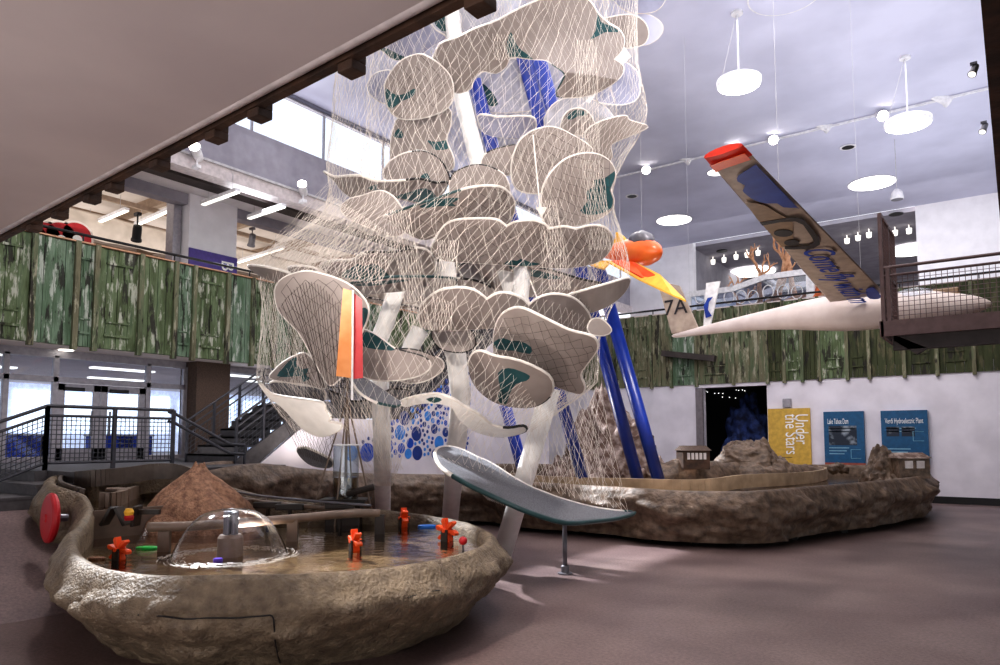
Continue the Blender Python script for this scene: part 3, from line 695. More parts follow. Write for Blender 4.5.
def info(px0,py0,px1,py1,title,label,npho):
    x0,x1,z1,z0 = rect(px0,py0,px1,py1); e = thing('information_panel', ((x0+x1)/2,SY,z0), label, 'information panel')
    MB().box((x0,SY-.12,z0),(x1,SY+.03,z1)).build('board', K['signblue'], e)
    MB().box((x0,SY-.122,z0-.12),(x1,SY+.03,z0)).build('base_strip', mat('sign_base',(150,80,66),.6), e)
    w = x1-x0; h = z1-z0; f = SY-.125
    text(title, .26 if npho==1 else .25, (x0+.12,f,z1-.42), (1,0,0), (0,0,1), K['signwhite'], e, 'title', fit=w*(.52 if npho==1 else .82))
    M = MB()
    for k in range(2): M.box((x0+.15,f,z1-.6-k*.1),(x0+w*(.75-.1*k),f+.01,z1-.57-k*.1))
    for k in range(3): M.box((x0+.15,f,z0+h*.28-k*.1),(x0+w*(.62-.06*k),f+.01,z0+h*.28+.03-k*.1))
    M.build('small_print', mat('print_grey',(130,170,190),.6), e)
    if npho == 1: MB().box((x0+.15,f,z1-h*.66),(x0+w*.82,f+.01,z1-h*.28)).build('photo', K['photo'], e)
    else:
        for k in range(2): MB().box((x0+.15+k*w*.33,f,z1-h*.48),(x0+.15+k*w*.33+w*.28,f+.01,z1-h*.3)).build('photo', K['photo'], e)
        MB().box((x0+.2,f,z0+h*.0),(x0+w*.75,f+.01,z0+h*.12)).build('drawing', K['signwhite'], e)
    M = MB(); r = .2; cx = x1-.42; cz = z0+h*(.2 if npho==1 else .55)
    for a,b in (((.0,0),(.3,0)),((.0,.3),(.3,.3)),((.0,0),(.0,.3))): M.strand((cx+a[0],f,cz+a[1]-.2),(cx+b[0],f,cz+b[1]-.2),.01)
    M.build('diagram', mat('print_line',(120,170,190),.6), e)
info(824,412,866,463,'Lake Tahoe Dam','blue information panel titled Lake Tahoe Dam on the far wall',1)
info(881,411,930,465,'Verdi Hydroelectric Plant','blue information panel titled Verdi Hydroelectric Plant at the right',2)
p = YP(787,403,SY); 
tag(MB().box((p.x-.14,SY-.06,p.z-.16),(p.x+.14,SY+.06,p.z+.16)).build('room_number_plate', K['frame'], bevel=.02), 'small grey square plate on the wall above the mustard sign', 'wall plate')
# blue lit rock sculpture inside the dark room
def blob(c, r, sx, sy, sz, amp, freq, n=5, seed=0, flat=False, top=1.0):
    bm = bmesh.new(); bmesh.ops.create_icosphere(bm, subdivisions=n, radius=1)
    for v in bm.verts:
        d = v.co.normalized(); nz = noise.fractal(d*freq+Vector((seed*7.1,seed*3.3,1)), 1, 2, 5)
        v.co = Vector((d.x*sx, d.y*sy, d.z*sz))*(1+amp*nz)*r
        if flat and v.co.z < 0: v.co.z = 0
        v.co += Vector(c)
    me = bpy.data.meshes.new('rock'); bm.to_mesh(me); bm.free(); me.polygons.foreach_set('use_smooth',[True]*len(me.polygons)); return me
def addme(name, me, m, parent=None):
    me.materials.append(m); o = bpy.data.objects.new(name, me); COL.objects.link(o)
    if parent is not None: o.parent = parent; o.matrix_parent_inverse = parent.matrix_world.inverted()
    return o
p = YP(748,432,RY+2.2)
tag(addme('rock_sculpture', blob((p.x,p.y,1.5), 1, 1.0,.9,1.9,.5,1.6,5,2), K['bluerock']), 'rough rock form lit blue inside the dark doorway', 'rock')
# ============================================================ GLASS CASE with driftwood on the upper gallery
CY = RY+1.2
gx0 = YP(688,300,CY).x; gx1 = YP(811,300,CY).x; gxm = YP(733,300,CY).x; gxn = YP(766,300,CY).x
gz0 = YP(700,316,CY).z; za = YP(710,292,CY).z; zb_ = YP(790,274,CY).z
e = thing('display_case', ((gx0+gx1)/2,CY,4.5), 'white framed glass display case with round portholes above the far balcony', 'display case')
prof = [(gx0,za),(gxm,za),(gxn,zb_),(gx1,zb_)]
for yy in (CY, CY+2.2):
    for i in range(3): MB().beam((prof[i][0],yy,prof[i][1]),(prof[i+1][0],yy,prof[i+1][1]),.14,.22).build('top_frame', K['white'], e)
for x,z in prof: MB().beam((x,CY,z),(x,CY+2.2,z),.12,.14).build('top_frame', K['white'], e)
for x,z in ((gx1,zb_),(gx0,za)): MB().box((x-.14,CY-.06,4.5),(x+.14,CY+.1,z)).build('corner_post', K['white'], e)
MB().poly([(gx0,CY+.02,4.5),(gx1,CY+.02,4.5),(gx1,CY+.02,zb_),(gxn,CY+.02,zb_),(gxm,CY+.02,za),(gx0,CY+.02,za)], (0,.02,0)).build('glass_front', K['darkglass'], e)
MB().box((gx0,CY+2.1,4.5),(gx1,CY+2.15,za-.1)).build('back_panel', mat('case_back',(190,196,216),.7,(216,214,226),1), e)
for i,px in enumerate((700,712,729,741,753,768,783,797)):
    c = YP(px,297-(i>4)*5,CY-.02); R=.2
    MB().tube([(c.x+R*math.cos(2*PI*k/20),c.y,c.z+1.3*R*math.sin(2*PI*k/20)) for k in range(20)], .022, 6, True).build('porthole_ring', K['white'], e)
def branch(M, p, d, r, depth, rnd):
    L = r*rnd.uniform(8,13); pts = [p]; rs = [r]
    for k in range(4):
        d = (d+Vector((rnd.uniform(-.3,.3),rnd.uniform(-.3,.3),rnd.uniform(-.15,.3)))).normalized(); pts.append(pts[-1]+d*L/4); rs.append(r*(1-.12*(k+1)))
    M.tube(pts, r, 6, rs=rs)
    if depth > 0:
        for k in range(rnd.choice((2,3))): 
            q = pts[rnd.choice((2,3,4))]; branch(M, q, (d+Vector((rnd.uniform(-1,1),rnd.uniform(-.4,.4),rnd.uniform(-.2,.9)))).normalized(), r*.62, depth-1, rnd)
for i,(px,lab,s) in enumerate([(776,'pale driftwood branches rising tallest out of the glass case',.17),(760,'driftwood branch lying low in the glass case, left',.12),(795,'driftwood branch standing at the right of the glass case',.14),(738,'small thin driftwood branch at the left of the glass case',.07)]):
    p = YP(px,306,CY+1.0); M = MB(); rnd = random.Random(i+11)
    branch(M, p, Vector((rnd.uniform(-.3,.3),0,1)), s, 3, rnd); branch(M, p, Vector((rnd.choice((-1,1)),0,.4)), s*.8, 2, rnd)
    tag(M.build('driftwood', K['driftwood'], smooth=True), lab, 'driftwood')
p = YP(813,300,CY-.1); M = MB(); rnd = random.Random(5); branch(M, p-UP*.4, Vector((0,0,1)), .15, 2, rnd)
tag(M.build('coral', mat('orange_coral',(170,80,40),.8,(210,110,60),6), smooth=True), 'rust orange coral piece just right of the glass case', 'coral')
# ============================================================ GLIDER
tail = W(668+4,336,18.0); nose = W(992,302,13.6)
ax = (nose-tail); Lg = ax.length; axn = ax.normalized()
g = thing('glider', tail.lerp(nose,.6), 'white glider hung from the ceiling, wing painted Come fly with me', 'glider')
qm = axn.to_track_quat('Z','Y').to_matrix().to_4x4()
def fus(t):   # (centre, radius w, radius h)
    return 0
prof = [(0,.02,0),(.02,.06,0),(.1,.1,.04),(.25,.17,.1),(.4,.26,.13),(.52,.36,.12),(.62,.4,.08),(.72,.37,.04),(.82,.35,.03),(.9,.27,0),(.96,.17,-.02),(.99,.08,-.03),(1,.02,-.03)]
pp = catmull(prof, 4, False)
side = axn.cross(UP).normalized(); upv = side.cross(axn)
M = MB(); n = 24; vs = []
for (t,r,dz) in pp:
    c = tail + axn*Lg*t + UP*dz
    for k in range(n):
        a = 2*PI*k/n; vs.append(c+side*r*.85*math.cos(a)+upv*r*math.sin(a)*(1.05 if math.sin(a)>0 else .95))
M.add(vs, [(i*n+k,i*n+(k+1)%n,(i+1)*n+(k+1)%n,(i+1)*n+k) for i in range(len(pp)-1) for k in range(n)]+[tuple(range(n)),tuple((len(pp)-1)*n+k for k in range(n))])
M.build('fuselage', K['glider'], g, smooth=True)
# canopy
cc = tail+axn*Lg*.8+UP*.22
M = MB(); M.lathe([(.02,-.5),(.16,-.38),(.24,-.1),(.25,.1),(.18,.35),(.03,.52)],16,Matrix.Translation(cc)@qm); M.build('canopy', K['darkglass'], g, smooth=True)
MB().cbox(tail+axn*Lg*.885+UP*.22,(.5,.3,.14),qm.to_3x3()@Matrix.Rotation(PI/2,3,'Y')).build('nose_fairing', K['tan'], g, bevel=.03)
# tail fin (leans back): front edge and back edge from photo, vertical plane through axis
def onplane(px,py,p0,nrm):
    v = ray(px,py); return CAM + v*((p0-CAM).dot(nrm)/v.dot(nrm))
fin = [(659,286),(672,284),(680,286),(700,331),(672,334)]
fp = [onplane(x,y,tail,side) for x,y in fin]
M = MB(); M.poly([p-side*.04 for p in fp], side*.08); M.build('tail_fin', K['wing'], g, bevel=.02)
hp = onplane(668,318,tail,side)-side*.05
c_ = [onplane(x,y,tail,side) for x,y in ((665,314),(688,313))]
s_ = side if side.dot(CAM-tail) > 0 else -side
text('7A', .56, onplane(665,316,tail,side)+s_*.06, axn, UP, K['wingdark'], g, 'fin_number')
# horizontal tail stub painted (white/blue) seen behind fin
st = [(706,283),(720,281),(710,326),(703,330)]
sp = [onplane(x,y,tail+s_*-.4,side) for x,y in st]
MB().poly(sp, -s_*.05).build('tailplane', K['signwhite'], g)
sp2 = [onplane(x,y,tail+s_*-.36,side) for x,y in ((704,306),(708,298),(713,297),(709,302),(708,310),(712,316),(706,318))]
MB().poly(sp2, s_*.02).build('painted_swirl', K['navy'], g)
sm = [onplane(x,y,tail+axn*.9+s_*.2,side) for x,y in ((707,331),(717,329))]
text('GLIDE', .09, sm[0]-UP*.02, axn, UP, K['navy'], g, 'fuselage_lettering') if False else None
# wing
tl = W(707,160,8.9); tr = W(745,148,8.55); rl = W(830,302,15.1); rr = W(884,292,14.2)
def wp(u, v, off=0):
    a = tl.lerp(rl,u); b = tr.lerp(rr,u); return a.lerp(b,v) - wn*off
wn = (rl-tl).cross(tr-tl).normalized()
if wn.z < 0: wn = -wn
M = MB(); nu = 16; n = 16; vs = []
for i in range(nu+1):
    u = i/nu
    for k in range(n):
        a = 2*PI*k/n; v = .5+.5*math.cos(a); th = (.05+.07*u)*math.sin(a)*(.35+.65*math.sin(PI*v*.9+.1))
        if math.sin(a) < 0: th *= .3
        vs.append(wp(u,v)+wn*th)
M.add(vs, [(i*n+k,i*n+(k+1)%n,(i+1)*n+(k+1)%n,(i+1)*n+k) for i in range(nu) for k in range(n)]+[tuple(range(n)),tuple(nu*n+k for k in range(n))])
M.build('wing', K['wing'], g, smooth=True)
M = MB(); vs = []
for i,u in enumerate((-.012,.03)):
    for k in range(n):
        a = 2*PI*k/n; v = .5+.52*math.cos(a); th = .068*math.sin(a)
        if math.sin(a) < 0: th *= .45
        vs.append(wp(u,v)+wn*th)
M.add(vs, [(k,(k+1)%n,(k+1)%n+n,k+n) for k in range(n)]+[tuple(range(n)),tuple(n+k for k in range(n))]); M.build('wing_tip', mat('tip_red',(214,52,30),.5), g)
# the far wing, mostly hidden
M = MB(); d = (rr-tr).normalized(); q = tail+axn*Lg*.66+UP*.35
vs = [q-axn*.45, q+axn*.45, q+axn*.3+Vector((d.x,d.y,.06))*7, q-axn*.15+Vector((d.x,d.y,.06))*7]
M.poly(vs, UP*.08); M.build('far_wing', K['wing'], g)
def wpoly(uvs, off, name, m):
    M = MB(); top = [wp(u,v,off) for u,v in uvs]; M.poly(top, -wn*.004); M.build(name, m, g)
def inv(px,py):
    # image point -> wing (u,v)
    p = onplane(px,py,tl,wn); best = None
    A = rl-tl; B = tr-tl
    u = v = .5
    for _ in range(30):
        r = wp(u,v)-p; du = (wp(u+.01,v)-wp(u,v))/.01; dv = (wp(u,v+.01)-wp(u,v))/.01
        a = du.dot(du); b_ = du.dot(dv); c = dv.dot(dv); e1 = r.dot(du); e2 = r.dot(dv); det = a*c-b_*b_
        u -= (c*e1-b_*e2)/det; v -= (a*e2-b_*e1)/det
    return (u, min(.97,max(.03,v)))
def Q(x, y): return (690+x/3.324, 130+y/3.324)
def ipoly(pts, name, m, off=.055, sm=0):
    pts = [Q(*p) for p in pts]
    if sm: pts = catmull(pts, sm)
    wpoly([inv(*p) for p in pts], off, name, m)
ipoly([(55,108),(185,62),(204,84),(110,116),(72,132)], 'red_wing_tip', K['orange'])
ipoly([(222,102),(190,120),(160,140),(158,158),(182,172),(175,190),(190,205),(215,222),(250,232),(290,232),(310,245),(355,246),(362,242),(300,170),(240,110)], 'painted_cloud', K['navy'], .05, 2)
ipoly([(185,232),(215,232),(250,240),(285,262),(340,292),(345,385),(300,380),(262,330),(215,285)], 'painted_tan_patch', K['tan'], .045)
o1 = [(232,296),(300,284),(350,278),(375,283),(400,308),(430,350),(432,368),(410,382),(345,386),(315,385),(315,375),(350,376),(395,372),(412,360),(405,345),(375,302),(350,291),(300,294),(240,306)]
ipoly(o1, 'painted_outline', K['wingdark'], .055)
def el(cx,cy,rx,ry,name,m): ipoly([(cx+rx*math.cos(2*PI*k/16),cy+ry*math.sin(2*PI*k/16)) for k in range(16)], name, m, .058)
el(310,331,32,12,'painted_oval',K['wingdark']); el(338,363,26,10,'painted_oval',K['wingdark'])
ipoly([(585,520),(610,512),(636,545),(610,552),(590,545)], 'painted_blue_mark', K['navy'], .055, 2)
u0,v0 = inv(*Q(372,385)); p_a = wp(u0,.30,.06); u1,v1 = inv(*Q(600,560)); p_b = wp(u1,.3,.06)
o0 = wp(u0,.42,.06)
nn = (wp(u0,.42)-CAM).normalized()
xd = (wp(u0+.3,.42)-wp(u0,.42)); 
L_ = (wp(u1,.42)-wp(u0,.42)).length
text('Come fly with me', .66, wp(u0,.34,.065), xd, (wp(u0,1)-wp(u0,0)), K['navy'], g, 'wing_lettering', shear=.4, ext=.004, fit=L_*1.02)
for p in (tail+axn*.5, tail+axn*Lg*.66, wp(.3,.5)): MB().strand(p, Vector((p.x,p.y,CZ)), .0025).build('hanging_wire', K['cable'], g)
# ============================================================ ORANGE MODEL PLANE
d0 = 13.5
A0 = W(600,252,d0+.6); A1 = W(661,252,d0-.9); av = (A1-A0); Lp = av.length; avn = av.normalized()
pl = thing('model_plane', A0.lerp(A1,.6), 'orange and yellow model aeroplane hanging right of the tower', 'model aeroplane')
Mx = Matrix.Translation(A0)@avn.to_track_quat('Z','Y').to_matrix().to_4x4()
MB().lathe([(r*1.0,z*Lp) for r,z in ((.02,-.25),(.08,-.05),(.15,.2),(.23,.45),(.27,.65),(.25,.8),(.17,.92),(.07,.985),(.01,1))],24,Mx).build('fuselage', mat('orange_hull',(222,86,30),.3,(240,130,60),2), pl, smooth=True)
def wg(pts, name, m, dd=None):
    P = [W(*p) for p in pts]; MB().poly(P, UP*.03).build(name, m, pl)
wg([(606,262,13.4),(632,262,13.1),(660,276,12.2),(686,302,11.4),(672,296,11.6),(640,281,12.6)], 'wing', K['yellow'])
wg([(612,262,13.3),(630,261,13.1),(655,276,12.3),(645,280,12.5)], 'wing_stripe', K['orange'])
wg([(612,255,13.6),(596,252,14.2),(590,247,15),(600,244,15.4),(625,246,14.0)], 'wing', K['orange'])
wg([(604,270,13.2),(612,262,13.4),(598,262,13.8),(590,266,14.0)], 'tail_plane', K['yellow'])
tf = [W(*p) for p in ((612,248,13.6),(616,232,13.6),(622,236,13.5),(632,247,13.3))]; MB().poly(tf, Vector((.03,.03,0))).build('tail_fin', K['yellow'], pl)
cq = W(642,240,13.0); MB().lathe([(.01,-.3),(.16,-.2),(.2,0),(.14,.2),(.01,.3)],16,Matrix.Translation(cq-UP*.02)@avn.to_track_quat('Z','Y').to_matrix().to_4x4()).build('cockpit', K['greymetal'], pl, smooth=True)
for p in (cq, W(620,244,13.4)): MB().strand(p, Vector((p.x,p.y,CZ)), .0025).build('hanging_wire', K['cable'], pl)
# ============================================================ BASINS
def resample(pts, n):
    L = [0]
    for i in range(len(pts)): L.append(L[-1]+(Vector(pts[(i+1)%len(pts)])-Vector(pts[i])).length)
    out = []; j = 0
    for k in range(n):
        t = L[-1]*k/n
        while L[j+1] < t: j += 1
        f = (t-L[j])/max(1e-9,L[j+1]-L[j]); out.append(Vector(pts[j]).lerp(Vector(pts[(j+1)%len(pts)]), f))
    return out
def loopnormals(P, sm=3):
    n = len(P); area = sum(P[i].x*P[(i+1)%n].y-P[(i+1)%n].x*P[i].y for i in range(n)); s = 1 if area > 0 else -1
    N = []
    for i in range(n):
        d = P[(i+sm)%n]-P[i-sm]; N.append(Vector((d.y,-d.x,0)).normalized()*s)
    return N
def basin(name, inner, m, depth, taper, amp, rimw, label, cat, nseg=360, parent=None, rough=1.6, base_z=.05, mrim=None):
    P = resample(catmull(inner, 8), nseg); N = loopnormals(P, 6)
    rows = [(0,-depth),(0,-.08),(.03,-.01),(.08,.01),(rimw*.7,.01),(rimw,-.03),(rimw+.04,-.1)]
    M = MB(); vs = []; R = len(rows); T = 20
    for i,p in enumerate(P):
        for (o,dz) in rows:
            q = p+N[i]*o; nz = noise.noise(q*2.5)*.02 if o > .05 else 0; vs.append((q.x+N[i].x*nz*2, q.y+N[i].y*nz*2, max(.1,p.z+dz+nz*.6)))
        for k in range(1,T+1):
            t = k/T; z = (p.z-.1)*(1-t)+base_z*t
            o = rimw+.04+.10*math.sin(PI*min(1,t*1.6))-taper*t**1.9
            q = p+N[i]*o; q.z = z; v = Vector((q.x,q.y,q.z*1.8))
            a = noise.fractal(v*rough,1,2,5)*amp*1.2 + abs(noise.noise(v*rough*2.3))*amp*.8 + noise.noise(v*7)*amp*.2
            q += N[i]*a*min(1,t*5)*(1-.4*t); vs.append(tuple(q))
    W_ = R+T
    n = nseg
    fs = [(i*W_+k, ((i+1)%n)*W_+k, ((i+1)%n)*W_+k+1, i*W_+k+1) for i in range(n) for k in range(W_-1)]
    M.add(vs, fs); o = M.build('basin_wall', m, parent, smooth=True)
    return o, P, N
def fill(P, z, name, m, parent, grow=.02, N=None):
    pts = [Vector((p.x,p.y,z))+(N[i]*grow if N else Vector()) for i,p in enumerate(P)]
    tr = tessellate_polygon([pts]); M = MB(); M.add(pts, [tuple(t) for t in tr]); return M.build(name, m, parent)
def zd(px,py,z): p = H(px,py,z); return tuple(p)
inner = [(240,574,.87),(178,575,.87),(144,573,.87),(110,567,.88),(90,558,.9),(81,548,.92),(80,537,.96),(90,523,1.02),(95,508,1.12),(88,495,1.24),(72,489,1.32),(57,483,1.38),(61,476,1.42)]
I = [zd(*p) for p in inner]
for px,py,d in ((92,472,11.2),(125,469,11.6),(160,465,11.9),(188,468,11.9),(212,482,11.6),(240,491,11.4),(275,499,11.2),(331,504,11.1),(385,512,10.7)): I.append(tuple(W(px,py,d)))
for p in ((428,517,.87),(466,526,.87),(482,535,.87),(476,546,.87),(428,560,.87),(362,569,.87),(300,573,.87)): I.append(zd(*p))
ctr = zd(280,540,.0)
nb = thing('water_table', (ctr[0],ctr[1],0), 'large sandy rock-look water basin in the foreground left', 'water table')
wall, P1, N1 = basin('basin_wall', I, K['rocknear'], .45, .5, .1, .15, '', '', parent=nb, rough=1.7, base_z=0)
fill(P1, .64, 'basin_floor', K['bed'], nb, 0, N1)
WZ = .74
fill(P1, WZ, 'water', K['water'], nb, .01, N1)
# crack lines on the front wall: access hatch seam
def surf_hit(px,py,obj=wall):
    dg = bpy.context.evaluated_depsgraph_get()
    v = ray(px,py).normalized(); ok,loc,nrm,idx = obj.ray_cast(obj.matrix_world.inverted()@CAM, v)
    return (obj.matrix_world@loc if ok else None), nrm
bpy.context.view_layer.update()
pts = []
for px,py in [(138,615),(160,616),(185,619),(205,618),(235,618),(262,616),(272,616),(274,625),(275,640),(277,652),(280,663)]:
    q,nn_ = surf_hit(px,py)
    if q: pts.append(q-ray(px,py).normalized()*.004)
if len(pts) > 2: MB().tube(catmull(pts,3,False), .007, 6).build('hatch_seam', K['black'], nb)
pts = []
for px,py in [(388,628),(396,612),(412,596),(440,590)]:
    q,nn_ = surf_hit(px,py)
    if q: pts.append(q-ray(px,py).normalized()*.003)
if len(pts) > 2: MB().tube(catmull(pts,3,False), .004, 6).build('wall_crack', K['black'], nb)
# red disc on the outer left wall
q = W(50,518,9.25); M = Matrix.Translation(q)@(Vector((-.55,-.1,0))*-1+ (CAM-q).normalized()*.0).to_track_quat('Z','Y').to_matrix().to_4x4()
dn = (RT*-.70-FW*.71+UP*.04).normalized()
M = Matrix.Translation(q)@dn.to_track_quat('Z','Y').to_matrix().to_4x4()
MB().lathe([(.27,-.05),(.31,-.03),(.32,.0),(.31,.03),(.28,.045),(.06,.05),(.05,.07),(.01,.07)],40,M).build('red_disc', K['red'], nb, smooth=False, label='glossy red disc fixed to the outer left side')
MB().tube([q-dn*.03, q-dn*.2], .05, 10).build('disc_axle', K['greymetal'], nb)
# upper pool: weir and second water level
up = [zd(76,503,1.08),(0,0,0)]
U = [H(100,512,1.02),H(96,505,1.02),H(88,496,1.02),H(74,491,1.02)]
lob = [i for i,p in enumerate(P1) if p.z > 1.1]
mid = [P1[i] for i in lob]
if lob and (lob[-1]-lob[0]) == len(lob)-1:
    pts = [Vector((p.x,p.y,1.06)) for p in mid]; tr = tessellate_polygon([pts]); 
    MB().add(pts,[tuple(t) for t in tr]).build('upper_water', K['water'], nb)
    pb2 = [Vector((p.x,p.y,.96)) for p in mid]; MB().add(pb2,[tuple(t) for t in tessellate_polygon([pb2])]).build('upper_bed', K['bed'], nb)
    a, b = mid[0], mid[-1]
    MB().poly([(a.x,a.y,.5),(b.x,b.y,.5),(b.x,b.y,1.1),(a.x,a.y,1.1)], (.05,-.05,0)).build('weir', K['brownpipe'], nb)
# island channels in the upper pool
for i,(pts_,lab) in enumerate([([(100,497),(118,496),(134,490),(165,483),(190,482)],'channel_divider'),([(118,474),(140,477),(165,475)],'channel_divider')]):
    Pp = [H(x,y,1.2) for x,y in pts_]; M = MB()
    cm = catmull([tuple(p) for p in Pp],5,False)
    for k in range(len(cm)-1):
        M.beam(Vector(cm[k])-UP*.1, Vector(cm[k+1])-UP*.1, .09, .32)
    M.build(lab, K['brownpipe'], nb)
MB().box(H(118,493,1.2)-Vector((.18,.12,.25)), H(118,493,1.2)+Vector((.2,.1,.08))).build('channel_block', K['brownpipe'], nb, bevel=.03)
# red brown rock
c = H(182,533,WZ); 
me = blob((0,0,0),1,.86,.76,.92,.2,1.5,5,4)
for v in me.vertices:
    z = max(v.co.z,-.2); t = min(1,max(0,z/.9)); v.co.z = z*1.12; v.co.x *= (1.12-t*.95*t); v.co.y *= (1.1-t*.9*t)
for v in me.vertices: v.co += Vector((c.x,c.y,WZ-.12))+FW*.55
tag(addme('boulder', me, K['redrock']), 'pointed rust brown boulder standing in the foreground basin', 'rock')
lin = [P1[i]-N1[i]*.05 for i in range(len(P1)) if P1[i].z > 1.28]
M = MB()
for k in range(len(lin)-1):
    if (lin[k]-lin[k+1]).length < .5: M.beam(lin[k]-UP*.1, lin[k+1]-UP*.1, .05, .26)
M.build('channel_lining', K['darkplastic2'], nb)
# pipes flume
def P3(px,py,z): return H(px,py,z)
e = thing('water_flume', P3(250,530,WZ), 'brown horizontal pipe flume on square supports across the basin', 'flume')
pz = 1.02
fl = [P3(148,527,pz),P3(190,526,pz),P3(250,522,pz),P3(300,518,pz),P3(345,514,pz),P3(380,513,pz)]
MB().tube(catmull([tuple(p) for p in fl],5,False), .055, 14).build('pipe', K['brownpipe'], e, smooth=True)
for px in (165,294,377):
    p = min(fl, key=lambda q: abs(((q-CAM).dot(RT)/(q-CAM).dot(FW))*F+500-px)).copy() if False else None
    t = {165:fl[0].lerp(fl[1],.4),294:fl[2].lerp(fl[3],.85),377:fl[5]}[px]
    MB().beam(Vector((t.x,t.y,.5)), Vector((t.x,t.y,pz-.02)), .13,.06,up=FW).build('support', K['brownpipe'] if px!=377 else K['darkplastic'], e)
# glass like chute at left end of flume
q0 = P3(148,527,pz); q1 = P3(135,553,WZ)
M = MB(); M.tube([q0, q0.lerp(q1,.4)-UP*.02, q1], .04, 10); M.build('pouring_water', K['spray'], e)
# second flume (behind), with dark clamps
e = thing('rear_flume', P3(300,510,WZ), 'thin long flume with dark clamps behind the front pipe', 'flume')
f2_ = [W(215,494,11.6),W(262,502,10.9),W(320,508,10.4),W(372,512,10.2)]
MB().tube(catmull([tuple(p) for p in f2_],4,False), .035, 10).build('pipe', K['brownpipe'], e, smooth=True)
MB().tube([p+UP*.1-FW*.1 for p in (Vector(x) for x in catmull([tuple(p) for p in f2_],4,False))], .02, 8).build('rail', K['greymetal'], e, smooth=True)
for px,py,d in ((268,505,10.7),(290,507,10.5),(340,506,10.3)):
    q = W(px,py,d); MB().cbox(q,(.42,.1,.09),Matrix.Rotation(YAW,3,'Z')).build('clamp', K['darkplastic'], e, bevel=.015)
    MB().tube([q, Vector((q.x,q.y,.5))], .03,6).build('leg', K['darkplastic'], e)
# fountain
fz = P3(230,556,WZ); c = Vector((fz.x,fz.y,WZ))
e = thing('bell_fountain', c, 'grey cylindrical fountain nozzle throwing a clear water dome', 'fountain')
s = fz.dot(FW)/F
MB().lathe([(12.5*s,-.2),(12.5*s,.02),(12*s,18*s),(10*s,21*s)],28,Matrix.Translation(c)).build('base', K['brownpipe'], e)
for k in range(5):
    a = 2*PI*k/5; MB().tube([c+Vector((5*s*math.cos(a),5*s*math.sin(a),18*s)), c+Vector((5*s*math.cos(a),5*s*math.sin(a),44*s))], 2.3*s, 10).build('nozzle_pipe', K['greymetal'], e)
top = 46*s; R = 54*s; M = MB()
prof = [(4*s,top-.01)]+[(R*math.sin(a), top*(1-((R*math.sin(a))/R)**3.2)) for a in [PI/2*k/14 for k in range(1,15)]]
n = 48; vs = []
for r,z in prof:
    for k in range(n):
        a = 2*PI*k/n; w = 1+.015*math.sin(a*9)+.01*math.sin(a*23); vs.append(c+Vector((r*w*math.cos(a), r*w*math.sin(a), z+.0)))
M.add(vs, [(i*n+k,i*n+(k+1)%n,(i+1)*n+(k+1)%n,(i+1)*n+k) for i in range(len(prof)-1) for k in range(n)])
M.build('water_dome', K['spray'], e, smooth=True)
M = MB()
for R2,w in ((R,.05),(R*.92,.02),(R*1.12,.015)):
    N_=90
    for k in range(N_):
        a = 2*PI*k/N_+random.uniform(-.02,.02); rr = R2+random.uniform(-w,w)*3; p = c+Vector((rr*math.cos(a),rr*math.sin(a),.004)); q = c+Vector(((rr+.02)*math.cos(a+.12),(rr+.02)*math.sin(a+.12),.004)); M.strand(p,q,random.uniform(.001,.0035))
o_ = M.build('ripple_foam', K['foam'], e); o_['kind'] = 'stuff'
# acrylic tube column with tripod
c = P3(345,524,WZ); c = Vector((c.x,c.y,WZ)); s = c.dot(FW)/F
e = thing('acrylic_tube_column', c, 'tall clear acrylic water tube on a dark box with tripod rods', 'water tube')
MB().cbox(c+UP*.02,(34*s,26*s,40*s),Matrix.Rotation(YAW,3,'Z')).build('base_box', K['darkplastic'], e, bevel=.01)
MB().cbox(c+UP*24*s,(46*s,34*s,2*s),Matrix.Rotation(YAW,3,'Z')).build('base_plate', K['darkplastic'], e)
for R_,nm,z0,z1,mm in ((12.5,'tube',25,78,'acrylic'),(11.6,'water_column',25,46,'water')):
    MB().lathe([(R_*s,z0*s),(R_*s,z1*s),(R_*.95*s,z1*s)],28,Matrix.Translation(c)).build(nm, K[mm], e, smooth=False)
MB().tube([c+Vector((12.5*s*math.cos(a),12.5*s*math.sin(a),78*s)) for a in [2*PI*k/28 for k in range(28)]], .012, 6, True).build('tube_rim', K['white'], e)
MB().tube([c+UP*25*s, c+UP*190*s], 1.3*s, 8).build('pole', K['brownpipe'], e)
MB().tube([c+UP*110*s, c+UP*210*s], .7*s, 8).build('upper_rod', K['signwhite'], e)
for dx,dy in ((-36,-6),(-6,-14),(32,-4),(6,10)):
    MB().tube([c+RT*dx*s+FW*dy*s*1.5-UP*.1, c+UP*118*s+RT*dx*.05*s], .9*s, 6).build('tripod_rod', K['brownpipe'], e)
MB().tube([c+UP*30*s+RT*4*s-FW*10*s, c+UP*33*s+RT*14*s-FW*12*s, c+UP*37*s+RT*30*s-FW*10*s], 3.2*s, 10).build('elbow_pipe', K['darkplastic'], e)
MB().lathe([(4*s,26*s),(4.5*s,29*s),(3*s,36*s),(1*s,39*s)],16,Matrix.Translation(c+RT*3*s)).build('float_valve', K['greymetal'], e)
MB().tube([c+UP*30*s+RT*-14*s, c-UP*.0+RT*-34*s-FW*10*s], 1.6*s, 8).build('drain_jet', K['spray'], e)
